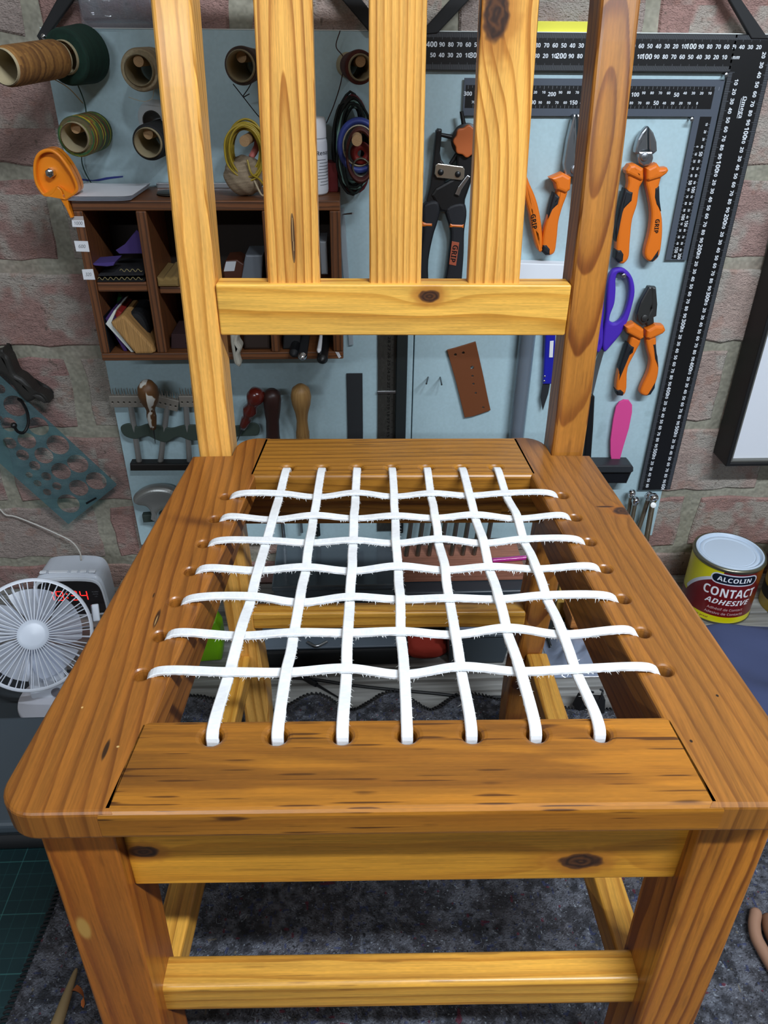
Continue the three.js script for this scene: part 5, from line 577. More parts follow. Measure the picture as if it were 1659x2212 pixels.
// on top of the shelf
{
  const topY = SH.y1; const paperM = std(0xd6d8e0, 0.7); const t = thing('paper_stack', 'small stack of white paper curling over the shelf end', 'paper', [-0.27, topY, 0.06]);
  for (let k = 0; k < 5; k++) { const P = [], idx = [], y = topY + 0.0006 + k * 0.0012; for (let j = 0; j <= 6; j++) for (let i = 0; i <= 14; i++) { const u = i / 14, v = j / 6; P.push(-0.317 + u * 0.077 + k * 0.0006 + v * -0.002, y + (u < 0.35 ? (0.35 - u) ** 2 * 0.012 : 0) + (u > 0.8 ? (u - 0.8) ** 2 * 0.03 : 0), 0.012 + v * 0.088 + k * 0.0004); } for (let j = 0; j < 6; j++) for (let i = 0; i < 14; i++) { const a = j * 15 + i; idx.push(a, a + 15, a + 1, a + 1, a + 15, a + 16); } const g = new THREE.BufferGeometry(); g.setAttribute('position', new THREE.Float32BufferAttribute(P, 3)); g.setIndex(idx); g.computeVertexNormals(); part(t, 'sheet', flat(g), std(0xeceef4, 0.7, 0, { side: THREE.DoubleSide })); }
  // orange tape cutter
  const org = phys(0xee8a1c, 0.3, { clearcoat: 0.3 }); const q = thing('tape_dispenser', 'bright orange plastic tape dispenser hung on the shelf end', 'tape dispenser', [...[[-.321,.6114]][0], 0.08]);
  const body = [[-.3334,.661],[-.3262,.6646],[-.3178,.6647],[-.3109,.6601],[-.3045,.6509],[-.2995,.6389],[-.2971,.6261],[-.2991,.6213],[-.3095,.615],[-.314,.6131],[-.3146,.6199],[-.3167,.6242],[-.3198,.6261],[-.3232,.6218],[-.3294,.617],[-.3364,.617],[-.3407,.6227],[-.3433,.6308],[-.3426,.6425],[-.3389,.6541]];
  part(q, 'side_plate', slab(body, 0.088, 0.094, 0.0015, true, [], 3), org); const c = new THREE.CatmullRomCurve3(body.map((p) => V3(p[0], p[1], 0.101)), true, 'centripetal'); const rim = c.getPoints(80).map((p) => [p.x, p.y]); const cx = rim.reduce((s, p) => s + p[0], 0) / rim.length, cy = rim.reduce((s, p) => s + p[1], 0) / rim.length; const inner = rim.map(([x, y]) => [cx + (x - cx) * 0.86, cy + (y - cy) * 0.88]);
  part(q, 'rim', slab(rim, 0.080, 0.102, 0.0015, false, [inner]), org); const b = [[-.3251,.6407,.1]][0]; part(q, 'bolt', lathe([[0, 0.009], [0.0042, 0.0088], [0.0052, 0.007], [0.0052, 0]], [b[0], b[1], 0.094], [0, 0, 1], 6), chrome, 'bright hex bolt'); part(q, 'tongue', slab([[-.3202,.6265],[-.3156,.6246],[-.3117,.6141],[-.3119,.6034],[-.3097,.5945],[-.313,.5935],[-.3158,.6043],[-.3199,.6141]], 0.088, 0.10, 0.001), org);
  // ball of twine, bottle, red box, metal strip
  const twT = dataTex(256, 128, (a, b) => { const g = vn(a * 10 + b * 14, b * 60 - a * 20, 170), e = vn(a * 200, b * 100, 171); return mix3([176, 158, 132], [128, 112, 90], g * 0.6 + e * 0.35); }); const tw = [[-.1184,.6299,.07]][0]; const g = new THREE.SphereGeometry(0.0225, 36, 26); { const p = g.attributes.position; for (let i = 0; i < p.count; i++) { const n = 1 + 0.05 * Math.sin(p.getX(i) * 500 + p.getY(i) * 380) * 0.5 + 0.03 * (vn(p.getX(i) * 200, p.getY(i) * 200, 4) - 0.5); p.setXYZ(i, p.getX(i) * 1.05 * n, p.getY(i) * 0.95 * n, p.getZ(i) * n); } g.computeVertexNormals(); } g.translate(tw[0], topY + 0.0215, 0.062); const bt = thing('twine_ball', 'ball of natural linen twine on the shelf', 'twine', [tw[0], topY, 0.062]); part(bt, 'ball', flat(g), std(0xffffff, 0.95, 0, { map: twT })); part(bt, 'loose_end', tube([[tw[0] + 0.012, topY + 0.02, 0.08], [tw[0] + 0.022, topY + 0.004, 0.088], [tw[0] + 0.026, topY + 0.008, 0.084], [tw[0] + 0.034, topY + 0.0015, 0.086]], 0.0011, 24, 6), std(0xb8a88c, 0.9));
  const bx = [[-.0224,.6459,.05]][0][0] - 0.0195; const lt = canvasTex(512, 256, (c) => { c.fillStyle = '#dde1e8'; c.fillRect(0, 0, 512, 256); c.fillStyle = '#222830'; c.font = 'bold 30px sans-serif'; c.fillText('Renapur', 330, 60); c.font = '13px sans-serif'; for (let k = 0; k < 9; k++) { c.fillRect(330 + (k * 37) % 20, 84 + k * 17, 60 + (k * 53) % 60, 3); } });
  const bo = thing('white_bottle', 'white plastic bottle with black lettering behind the first slat', 'bottle', [bx, topY, 0.05]); const bg = new THREE.CylinderGeometry(0.0195, 0.0195, 0.05, 36, 1, true); bg.rotateY(2.6); bg.translate(bx, topY + 0.03, 0.05); part(bo, 'label', bg, std(0xffffff, 0.4, 0, { map: lt }), 'white label with black lettering'); part(bo, 'body', lathe([[0, 0], [0.0175, 0], [0.0192, 0.003], [0.0192, 0.057], [0.0182, 0.060], [0, 0.060]], [bx, topY, 0.05], [0, 1, 0], 36), std(0xdfe2e8, 0.35)); part(bo, 'lid', lathe([[0.0187, 0.0605], [0.0187, 0.078], [0.017, 0.081], [0, 0.083]], [bx, topY, 0.05], [0, 1, 0], 36), std(0xe6e8ec, 0.35));
  const rb = [[-.0225,.6383],[-.0054,.6384],[-.0049,.6116],[-.0222,.6116]]; single('red_box', 'dark red box behind the white bottle', 'box', box(rb[0][0] - 0.006, rb[1][0] - 0.006, topY, topY + 0.032, 0.01, 0.04, 0.001), std(0x6e1418, 0.6));
  single('metal_strip', 'thin steel strip lying along the back of the shelf top', 'strip', box(-0.232, -0.14, topY, topY + 0.006, 0.006, 0.012, 0.0006), steel); single('glass_lid', 'flat tin lid lying on the shelf top behind the post', 'lid', lathe([[0, 0.003], [0.017, 0.003], [0.018, 0], [0, 0]], [-0.205, topY, 0.055], [0, 1, 0], 30), std(0x4a4640, 0.4, 0.6));
  single('acrylic_strip', 'frosted plastic strip hung on the board beside the shelf', 'strip', slab([[-.0124,.5872],[-.0043,.5877],[.0049,.4095],[-.0015,.4083]], 0.002, 0.005, 0.0005), new THREE.MeshPhysicalMaterial({ color: 0xdfe6ea, roughness: 0.4, transmission: 0.7, thickness: 0 }));
  const pn = [[.0106,.5843,.02]][0]; single('steel_pin', 'steel pin sticking out of the board beside the shelf', 'pin', rod([...[[-.0097,.5778]][0], -0.004], [[.0059,.5865,.035]][0], 0.0007, 0.0012, 8), steel);
}

// ---------------------------------------------------------------- on the bench
{
  // alarm clock
  const wh = std(0xc9cfd8, 0.4), cx = -0.435, z0 = 0.03, z1 = 0.115, w = 0.104, h = 0.092; const t = thing('alarm_clock', 'white mains alarm clock with a glowing red digital time', 'clock', [cx, 0, 0.0485]); t.rotation.y = 0.0;
  const prof = [[-0.052, 0.004], [-0.05, 0.001], [0.05, 0.001], [0.052, 0.004], [0.0525, 0.035], [0.050, 0.06], [0.044, 0.069], [0.03, 0.073], [-0.03, 0.073], [-0.044, 0.069], [-0.050, 0.06], [-0.0525, 0.035]]; const g = slab(prof, -0.03, 0.026, 0.006, true, [], 5); { const p = g.attributes.position; for (let i = 0; i < p.count; i++) { const k = (0.026 - p.getZ(i)) / 0.056; p.setY(i, p.getY(i) * (1 + 0.12 * Math.sin(k * 3.0) * (p.getY(i) / 0.078))); p.setX(i, p.getX(i) * (1 - 0.1 * k * k)); } g.computeVertexNormals(); } lpart(t, 'case', flat(g), wh);
  const rimI = prof.map(([x, y]) => [x * 0.93, 0.037 + (y - 0.039) * 0.86]); lpart(t, 'bezel', slab(prof.map(([x, y]) => [x * 0.99, 0.039 + (y - 0.039) * 0.97]), 0.0255, 0.0295, 0.0013, true, [rimI]), std(0xd8dde4, 0.35));
  const disp = canvasTex(512, 360, (c, W, H) => { c.fillStyle = '#050506'; c.fillRect(0, 0, W, H); const segs = { a: [8, 0, 44, 8], b: [52, 6, 8, 44], c: [52, 56, 8, 44], d: [8, 98, 44, 8], e: [0, 56, 8, 44], f: [0, 6, 8, 44], g: [8, 49, 44, 8] }, D = { 1: 'bc', 9: 'abcdfg', 3: 'abcdg', 4: 'bcfg' }; const dig = (n, x) => { c.fillStyle = '#ff2420'; for (const s of D[n]) { const [a, b, w2, h2] = segs[s]; c.fillRect(x + a, 118 + b, w2, h2); } }; dig(1, 60); dig(9, 140); c.fillRect(222, 145, 11, 11); c.fillRect(222, 190, 11, 11); dig(3, 250); dig(4, 330); });
  const dispC = canvasTex(512, 360, (c, W, H) => { c.fillStyle = '#070708'; c.fillRect(0, 0, W, H); c.fillStyle = '#8c8f94'; c.font = '17px sans-serif'; c.fillText('ALARM', 428, 138); c.fillText('AUTO', 432, 164); c.fillText('LO', 444, 190); c.font = 'bold 22px sans-serif'; c.fillText('SONY', 250, 300); });
  const dg = planarUV(slab(rimI, 0.0215, 0.0272, 0.0005, true), -0.0488, 0.0488, 0.006, 0.068); lpart(t, 'display', dg, phys(0xffffff, 0.12, { map: dispC, emissiveMap: disp, emissive: 0xffffff, emissiveIntensity: 1.6 }), 'black display showing 19:34 in red');
  for (let k = 0; k < 6; k++) lpart(t, 'button', rbox(k === 2 ? 0.02 : 0.010, 0.003, 0.006, 0.001, -0.036 + k * 0.0135 + (k > 2 ? 0.006 : 0), 0.0775, 0.018), std(0xe2e6ec, 0.35));
  const clk = new THREE.RectAreaLight(0xff2a20, 0.6, 0.05, 0.022); clk.position.set(cx, 0.04, 0.0795); clk.lookAt(cx, 0.04, 1); clk.name = 'display_glow'; scene.add(clk);
  const cb = thing('power_cable', 'thin white cable running up the bricks from the alarm clock', 'cable', [...[[-.4384,.0652]][0], 0.0]); part(cb, 'cord', tube([[[-.421,.0798,.04]][0], [[-.4292,.0817,.02]][0], [[-.4444,.0904,.004]][0], [[-.4678,.1041,0]][0], [[-.5009,.1212,-.004]][0], [[-.5271,.1333,-.006]][0], [[-.5391,.1361,-.006]][0], [[-.5449,.1464,-.006]][0], [[-.5662,.1718,-.006]][0]], 0.0012, 60, 6), std(0xc8c4bc, 0.5));
  // masking tape behind the clock
  const tp = thing('masking_tape', 'cream roll of masking tape behind the alarm clock', 'tape', [-0.322, 0, 0.06]); part(tp, 'tape', lathe([[0.026, 0], [0.040, 0], [0.0405, 0.001], [0.0405, 0.047], [0.040, 0.048], [0.026, 0.048], [0.026, 0]], [-0.322, 0.0005, 0.06], [0, 1, 0], 40), std(0xc2b893, 0.8)); part(tp, 'core', lathe([[0.0245, 0], [0.026, 0], [0.026, 0.048], [0.0245, 0.048], [0.0245, 0]], [-0.322, 0.0005, 0.06], [0, 1, 0], 40), card);
}
{
  // desk fan
  const fw = std(0xdadfe8, 0.38), c = V3(-0.415, 0.112, 0.25), n = V3(0.36, 0.60, 0.715).normalize(); const t = thing('desk_fan', 'small white desk fan with a radial wire grille tilted upwards', 'fan', [c.x, 0, c.z]);
  const place = (g) => { g.scale(0.94, 0.94, 0.94); const q = new THREE.Quaternion().setFromUnitVectors(V3(0, 0, 1), n); g.applyQuaternion(q); g.translate(c.x, c.y, c.z); return g; };
  part(t, 'front_ring', place(lathe([[0.0725, 0.008], [0.0765, 0.008], [0.0775, 0.004], [0.0775, -0.018], [0.0755, -0.020], [0.0745, -0.018], [0.0745, 0.004], [0.0725, 0.008]], [0, 0, 0], [0, 0, 1], 72)), fw);
  for (let k = 0; k < 46; k++) { const a = k / 46 * 6.2832 + 0.03, g = rod([0.018 * Math.cos(a), 0.018 * Math.sin(a), 0.013], [0.0735 * Math.cos(a + 0.05), 0.0735 * Math.sin(a + 0.05), 0.006], 0.00075, 0.00075, 6); part(t, 'grille_wire', place(g), fw); }
  part(t, 'hub_cap', place(lathe([[0, 0.0165], [0.014, 0.016], [0.0195, 0.0145], [0.0208, 0.012], [0.0195, 0.010], [0, 0.010]], [0, 0, 0], [0, 0, 1], 40)), std(0xd2dae6, 0.35));
  const bl = new THREE.MeshPhysicalMaterial({ color: 0xe2e8f4, roughness: 0.2, transmission: 0.55, thickness: 0 }); for (let k = 0; k < 5; k++) { const P = [], idx = []; for (let j = 0; j <= 10; j++) for (let i = 0; i <= 8; i++) { const r = 0.015 + 0.048 * j / 10, a = k / 5 * 6.2832 + (i / 8 - 0.5) * (0.95 + 0.25 * Math.sin(j / 10 * 3)) + 0.25 * j / 10; P.push(r * Math.cos(a), r * Math.sin(a), -0.006 + (i / 8 - 0.5) * 0.014); } for (let j = 0; j < 10; j++) for (let i = 0; i < 8; i++) { const a = j * 9 + i; idx.push(a, a + 1, a + 9, a + 1, a + 10, a + 9); } const g = new THREE.BufferGeometry(); g.setAttribute('position', new THREE.Float32BufferAttribute(P, 3)); g.setIndex(idx); g.computeVertexNormals(); bl.side = THREE.DoubleSide; part(t, 'blade', place(flat(g)), bl, 'translucent bluish fan blade'); }
  part(t, 'rotor', place(lathe([[0, 0.004], [0.016, 0.003], [0.017, -0.012], [0, -0.013]], [0, 0, 0], [0, 0, 1], 30)), fw);
  for (let k = 0; k < 30; k++) { const a = k / 30 * 6.2832, g = rod([0.02 * Math.cos(a), 0.02 * Math.sin(a), -0.028], [0.0745 * Math.cos(a), 0.0745 * Math.sin(a), -0.018], 0.0009, 0.0009, 6); part(t, 'rear_wire', place(g), fw); } part(t, 'motor_housing', place(lathe([[0, -0.045], [0.016, -0.043], [0.022, -0.036], [0.022, -0.024], [0, -0.022]], [0, 0, 0], [0, 0, 1], 30)), fw);
  const st = slab([[-0.022, 0], [0.022, 0], [0.024, 0.02], [0.02, 0.07], [-0.02, 0.07], [-0.024, 0.02]], -0.006, 0.006, 0.003, true); st.rotateX(-0.25); st.translate(c.x + 0.004, 0.012, c.z + 0.012); part(t, 'stem', st, fw); part(t, 'base', lathe([[0, 0], [0.045, 0], [0.047, 0.003], [0.045, 0.009], [0.02, 0.016], [0, 0.017]], [c.x + 0.006, 0.0005, c.z + 0.008], [0, 1, 0], 40), std(0xcfcfd6, 0.4)); part(t, 'badge', lathe([[0, 0.001], [0.006, 0.0008], [0.0065, 0]], [c.x + 0.016, 0.026, c.z + 0.018], [0.1, 0.3, 1], 24), std(0x6d6a70, 0.4), 'small grey oval logo');
  part(t, 'clip', place(box(0.078, 0.088, 0.005, 0.03, -0.03, -0.004, 0.002)), fw);
}
{
  // adhesive tin
  const cx = 0.578, cz = 0.082, r = 0.0525, H = 0.103; const lab = canvasTex(1536, 480, (c, W, Hh) => {
    c.fillStyle = '#6e1416'; c.fillRect(0, 0, W, Hh); c.fillStyle = '#ded40a'; c.beginPath(); c.moveTo(0, 0); c.lineTo(800, 0); c.lineTo(800, 64); c.bezierCurveTo(700, 90, 620, 150, 560, 285); c.lineTo(545, 330); c.lineTo(0, 330); c.fill(); c.fillRect(1300, 0, 236, Hh); c.strokeStyle = '#d4d8e4'; c.lineWidth = 26; c.beginPath(); c.moveTo(800, 66); c.bezierCurveTo(720, 80, 620, 150, 545, 300); c.stroke(); c.fillStyle = '#ded40a'; c.fillRect(0, Hh - 58, W, 58); c.fillStyle = '#6e1416'; c.font = 'bold 22px sans-serif'; c.fillText('Water proof', 650, Hh - 22);
    const rr = (x, y, w, h, q, f) => { c.fillStyle = f; c.beginPath(); c.moveTo(x + q, y); c.arcTo(x + w, y, x + w, y + h, q); c.arcTo(x + w, y + h, x, y + h, q); c.arcTo(x, y + h, x, y, q); c.arcTo(x, y, x + w, y, q); c.fill(); }; rr(722, 22, 330, 96, 48, '#d8dce6'); rr(732, 32, 310, 76, 38, '#0d1626'); c.fillStyle = '#f2f4f8'; c.textAlign = 'center'; c.font = 'bold 56px sans-serif'; c.fillText('ALCOLIN', 888, 90); c.font = 'bold 104px sans-serif'; c.save(); c.translate(880, 232); c.scale(0.8, 1.05); c.fillText('CONTACT', 0, 0); c.restore(); c.font = 'italic bold 66px sans-serif'; c.fillText('ADHESIVE', 880, 306); c.font = '30px sans-serif'; c.fillStyle = '#d8c4c4'; c.fillText('Adh\u00e9sif de Contact', 880, 360); c.fillText('Adesivo de Contacto', 880, 402); });
  const t = thing('adhesive_tin', 'yellow and red tin of contact adhesive with a pale lid', 'tin', [cx, 0, cz]); const g = new THREE.CylinderGeometry(r, r, H - 0.008, 64, 1, true); g.rotateY(-0.66 + Math.PI); g.translate(cx, H / 2 - 0.001, cz); part(t, 'label', g, phys(0xffffff, 0.3, { map: lab, clearcoat: 0.3 }), 'printed label reading ALCOLIN CONTACT ADHESIVE'); const tin = std(0x8d8a74, 0.3, 0.9); part(t, 'rim', lathe([[r - 0.002, H - 0.006], [r + 0.0005, H - 0.006], [r + 0.0014, H - 0.003], [r + 0.0008, H], [r - 0.003, H], [r - 0.003, H - 0.005], [r - 0.002, H - 0.006]], [cx, 0, cz], [0, 1, 0], 64), tin); part(t, 'foot', lathe([[0, 0.0005], [r + 0.0005, 0.0005], [r + 0.001, 0.002], [r, 0.0035]], [cx, 0, cz], [0, 1, 0], 64), tin); part(t, 'lid', lathe([[0, H - 0.002], [0.036, H - 0.002], [0.0365, H - 0.003], [0.038, H - 0.003], [0.0385, H - 0.0015], [0.0425, H - 0.0015], [0.0435, H - 0.004], [0.045, H - 0.004], [0.0462, H + 0.001], [0.0485, H + 0.002], [0.0497, H + 0.001], [0.0497, H - 0.004]], [cx, 0, cz], [0, 1, 0], 64), std(0xc3d2e2, 0.32));
  const u = thing('yellow_tin', 'second yellow tin beside the adhesive tin', 'tin', [0.697, 0, 0.09]); part(u, 'body', lathe([[0, 0.0005], [0.045, 0.0005], [0.045, 0.118], [0, 0.118]], [0.697, 0, 0.09], [0, 1, 0], 48), std(0xc4a51c, 0.35)); part(u, 'lid', lathe([[0.0458, 0.1], [0.0462, 0.122], [0.043, 0.125], [0, 0.125]], [0.697, 0, 0.09], [0, 1, 0], 48), blackMatte, 'black lid'); part(u, 'band', lathe([[0.0454, 0.02], [0.0454, 0.04]], [0.697, 0, 0.09], [0, 1, 0], 48), blackMatte, 'black band');
  // clear tub beside the tin
  const clr = new THREE.MeshPhysicalMaterial({ color: 0xdfe6ec, roughness: 0.15, transmission: 0.9, thickness: 0, ior: 1.4 }); const v = thing('clear_tub', 'clear plastic tub standing between the seat edge and the tin', 'tub', [0.475, 0, 0.105]); part(v, 'wall', slab([[0.446, 0], [0.505, 0], [0.508, 0.04], [0.443, 0.04]], 0.064, 0.134, 0.004, false), clr); 
}
{
  // blue-grey cloth
  const t = thing('blue_cloth', 'slate blue cloth bundled on the bench beside the chair', 'cloth', [0.55, 0, 0.26]); const P = [], uv = [], idx = [], nx = 60, nz = 60; for (let j = 0; j <= nz; j++) for (let i = 0; i <= nx; i++) { const u = i / nx, v = j / nz; const e = sst(0, 0.14, u) * sst(0, 0.10, v) * sst(0, 0.12, 1 - u) * sst(0, 0.14, 1 - v); const y = 0.0113 + e * (0.016 + 0.026 * fbm(u * 3, v * 3, 180) + 0.006 * Math.sin(u * 16 + 5 * vn(u * 3, v * 3, 181))); P.push(0.40 + u * 0.42 + 0.016 * (vn(v * 5, 1, 182) - 0.5), y, 0.146 + v * 0.36 + 0.02 * (vn(u * 5, 2, 183) - 0.5)); uv.push(u * 6, v * 6); } for (let j = 0; j < nz; j++) for (let i = 0; i < nx; i++) { const a = j * (nx + 1) + i; idx.push(a, a + nx + 1, a + 1, a + 1, a + nx + 1, a + nx + 2); } const g = new THREE.BufferGeometry(); g.setAttribute('position', new THREE.Float32BufferAttribute(P, 3)); g.setAttribute('uv', new THREE.Float32BufferAttribute(uv, 2)); g.setIndex(idx); g.computeVertexNormals(); part(t, 'fabric', flat(g), std(0x3d4668, 0.9, 0, { side: THREE.DoubleSide }));
}
{
  // grey equipment case left of the chair
  const t = thing('equipment_case', 'slate grey hard case with a black base left of the chair', 'case', [-0.42, 0.004, 0.41]); part(t, 'lid', lying([[-0.52, 0.332], [-0.3245, 0.332], [-0.3245, 0.488], [-0.52, 0.488]].map((p) => p), 0.034, 0.052, 0.006), std(0x4a545c, 0.5)); const rb = rbox(0.195, 0.0285, 0.156, 0.014, -0.422, 0.0183, 0.412); part(t, 'base', rb, blackMatte); part(t, 'seam', box(-0.5185, -0.3255, 0.0325, 0.0342, 0.3335, 0.4865, 0.0004), std(0x20262a, 0.5));
  // behind the fan: dark strip of mat
  single('rubber_mat', 'flat slate grey rubber mat under the fan', 'mat', lying([[-0.62, 0.20], [-0.30, 0.20], [-0.30, 0.325], [-0.62, 0.325]], 0.0002, 0.003, 0.0006), std(0x353c40, 0.8));
}
{
  // storage under and behind the chair, seen through the lacing
  const dk = std(0x15181b, 0.4), dk2 = std(0x23282d, 0.35); const smoke = new THREE.MeshPhysicalMaterial({ color: 0x8d9aa4, roughness: 0.12, transmission: 0.72, thickness: 0 });
  const a = thing('parts_box', 'smoky clear plastic parts box against the wall under the awls', 'box', [-0.03, 0, 0.08]); const X0 = [[-.115,.0965]][0][0], X1 = [[.0581,.0921]][0][0]; part(a, 'body', slab([[X0, 0.001], [X1, 0.001], [X1 + 0.004, 0.078], [X0 - 0.004, 0.078]], 0.02, 0.125, 0.003), smoke); part(a, 'lid', box(X0 - 0.006, X1 + 0.006, 0.0785, 0.088, 0.016, 0.129, 0.003), smoke); for (const k of [0.33, 0.68]) part(a, 'divider', box(X0 + (X1 - X0) * k, X0 + (X1 - X0) * k + 0.0025, 0.003, 0.075, 0.024, 0.12, 0.0005), smoke); part(a, 'contents', box(X0 + 0.006, X1 - 0.006, 0.003, 0.045, 0.026, 0.118, 0.006), std(0x1b1c1e, 0.6));
  const Y0 = [[.0634,.1004]][0][0], Y1 = [[.2575,.0955]][0][0]; const b = thing('organiser_case', 'dark slate organiser case carrying the stamp block', 'case', [(Y0 + Y1) / 2, 0, 0.09]); part(b, 'body', box(Y0, Y1, 0.001, 0.06, 0.02, 0.135, 0.004), dk2); part(b, 'lid', box(Y0 - 0.002, Y1 + 0.002, 0.0605, 0.078, 0.018, 0.137, 0.004), std(0x333b42, 0.35)); part(b, 'latch', box((Y0 + Y1) / 2 + 0.03, (Y0 + Y1) / 2 + 0.034, 0.02, 0.062, 0.1375, 0.139, 0.0005), std(0x8d9499, 0.4));
  const blk = thing('stamp_block', 'pinkish wooden block with a row of holes for stamping tools', 'block', [(Y0 + Y1) / 2, 0.0785, 0.08]); const pk = pine(0.1, 0.2, { seed: 97, early: 0xa8705a, late: 0x86543e, sp: 0.006, k: 0.5, rough: 0.7, coat: 0, res: 1200 }); part(blk, 'block', wood(box(Y0 + 0.004, Y1 - 0.004, 0.0785, 0.103, 0.05, 0.112, 0.0015), 'x', pk), pk);
  const names = ['first stamping tool from the steel rules', 'second stamping tool from the steel rules', 'third stamping tool from the steel rules', 'fourth stamping tool from the steel rules', 'fifth stamping tool from the steel rules', 'sixth stamping tool from the steel rules', 'seventh stamping tool from the steel rules', 'eighth stamping tool from the steel rules']; for (let k = 0; k < 8; k++) { const x = Y0 + 0.016 + k * 0.0172; const s = thing('stamp_tool', `slim nickel ${names[k]} in the wooden block`, 'stamping tool', [x, 0.103, 0.075], 'stamping tools in the block'); part(s, 'shank', rod([x, 0.1031, 0.078], [x + 0.010, 0.178, 0.060], 0.0036, 0.0036, 14), std(0x8e8a80, 0.25, 0.95)); part(s, 'head', rod([x + 0.010, 0.1781, 0.060], [x + 0.011, 0.186, 0.058], 0.0046, 0.0046, 14), steel); }
  const pc = thing('pencil', 'shiny magenta pencil lying on the stamp block', 'pencil', [0.2, 0.103, 0.10]); const pa = [[[.2069,.1279,.1]][0], [[.2645,.1324,.1]][0]]; part(pc, 'barrel', rod([pa[0][0], 0.1072, 0.1], [pa[1][0], 0.1072, 0.094], 0.0039, 0.0039, 6), phys(0xb02a86, 0.2, { clearcoat: 0.6 })); part(pc, 'end_cap', lathe([[0, 0.002], [0.0032, 0.0015], [0.0039, 0]], [pa[0][0], 0.1072, 0.1], [-1, 0, 0], 16), std(0x8c1f6a, 0.3));
  // handles of tools hanging below the board
  for (const [k, x, l, r, m] of [[0, 613, 'grey steel tool shank hanging below the red-brown awl', 0.004, steel], [1, 652, 'thin grey steel shank hanging below the tan awl', 0.003, steel], [2, 687, 'black tool handle hanging low on the board', 0.005, blackPl]]) { const p = [[[-.1103,.0959]][0], [[-.0814,.1041]][0], [[-.056,.0983]][0]][k]; single('tool_shank', l, 'tool', rod([p[0], p[1], 0.01], [p[0] - 0.002, p[1] + 0.09, 0.012], r * 0.8, r, 14), m); }
  // low trays
  const tr = thing('black_tray', 'shallow black tray with a grey rim under the chair back', 'tray', [-0.03, 0, 0.18]); part(tr, 'tray', slab([[-0.145, 0.001], [0.072, 0.001], [0.076, 0.03], [-0.149, 0.03]], 0.15, 0.205, 0.003), dk); part(tr, 'liner', box(-0.138, 0.066, 0.0302, 0.0335, 0.154, 0.2, 0.001), std(0x5c6670, 0.4)); part(tr, 'buckle', tube([[-0.068, 0.037, 0.192], [-0.055, 0.037, 0.201], [-0.04, 0.037, 0.192]], 0.0022, 20, 6), steel);
  const bx = thing('slate_box', 'slate plastic box with a sloping end under the chair back', 'box', [0.16, 0, 0.18]); part(bx, 'body', slab([[0.135, 0.001], [0.215, 0.001], [0.223, 0.052], [0.131, 0.052]], 0.14, 0.208, 0.004), std(0x3a434a, 0.35)); part(bx, 'lid', box(0.129, 0.225, 0.0525, 0.058, 0.138, 0.21, 0.0015), std(0x454f57, 0.35));
  const rc = new THREE.SphereGeometry(1, 26, 16); { const p = rc.attributes.position; for (let i = 0; i < p.count; i++) { const n = 0.85 + 0.3 * fbm(p.getX(i) * 2 + 5, p.getY(i) * 2 + p.getZ(i), 190); p.setXYZ(i, p.getX(i) * 0.036 * n, Math.max(-0.7, p.getY(i)) * 0.017 * n, p.getZ(i) * 0.024 * n); } rc.computeVertexNormals(); } rc.translate(0.103, 0.0135, 0.178); single('red_pouch', 'red fabric pouch lying between the tray and the slate box', 'pouch', flat(rc), std(0xa2301f, 0.85));
  // lime green scoop
  const lg = thing('green_holder', 'lime green plastic holder standing behind the chair leg', 'holder', [-0.215, 0, 0.18]); part(lg, 'shell', slab([[-.2563,-.0485],[-.2422,-.0026],[-.2209,.0627],[-.2159,.0719],[-.205,.0767],[-.1951,.0722],[-.19,.0593],[-.1894,.0271],[-.194,-.0507]].map(([x, y]) => [x, Math.max(0.0005, y)]), 0.155, 0.19, 0.008, false, [], 4), std(0x6fa80e, 0.4));
  // offcuts, bags and clips at the right
  const oc = pine(0.05, 0.12, { seed: 99, early: 0xb8783c, late: 0x8a5222, sp: 0.006, k: 0.6, rough: 0.7, coat: 0, res: 1200 }); const off = [['upper orange-brown wood offcut in the pile behind the chair leg', 0.036], ['lower orange-brown wood offcut in the pile behind the chair leg', 0.0115]]; const wq = [[.3173,.0518]][0]; off.forEach(([l, y], k) => single('wood_offcut', l, 'offcut', wood(box(wq[0] - 0.002 + k * 0.006, wq[0] + 0.06, y, y + 0.021, 0.13, 0.175 + k * 0.006, 0.0015), 'x', oc), oc)); single('black_case', 'black tool case under the wood offcuts', 'case', box(wq[0] - 0.032, wq[0] + 0.07, 0.0005, 0.0112, 0.12, 0.185, 0.002), dk);
  const pw = [[.3146,.0575]][0]; single('pale_board', 'pale yellow board leaning on the wall behind the chair leg', 'board', box(pw[0] - 0.004, pw[0] + 0.05, 0.0005, 0.112, 0.104, 0.114, 0.001), std(0xb99548, 0.7));
  const bag = (label, x, z, w, d, h, s) => { const P = [], idx = [], n = 26; for (let j = 0; j <= n; j++) for (let i = 0; i <= n; i++) { const u = i / n, v = j / n, e = sst(0, 0.2, u) * sst(0, 0.2, 1 - u) * sst(0, 0.2, v) * sst(0, 0.2, 1 - v); P.push(x + (u - 0.5) * w, 0.002 + e * h * (0.6 + 0.7 * fbm(u * 4, v * 4, s) + 0.12 * Math.sin(u * 22 + 6 * vn(u * 4, v * 4, s + 1))), z + (v - 0.5) * d); } for (let j = 0; j < n; j++) for (let i = 0; i < n; i++) { const a = j * (n + 1) + i; idx.push(a, a + n + 1, a + 1, a + 1, a + n + 1, a + n + 2); } const g = new THREE.BufferGeometry(); g.setAttribute('position', new THREE.Float32BufferAttribute(P, 3)); g.setIndex(idx); g.computeVertexNormals(); return single('plastic_bag', label, 'bag', flat(g), new THREE.MeshPhysicalMaterial({ color: 0xb8c4dc, roughness: 0.12, transmission: 0.55, thickness: 0, side: THREE.DoubleSide })); };
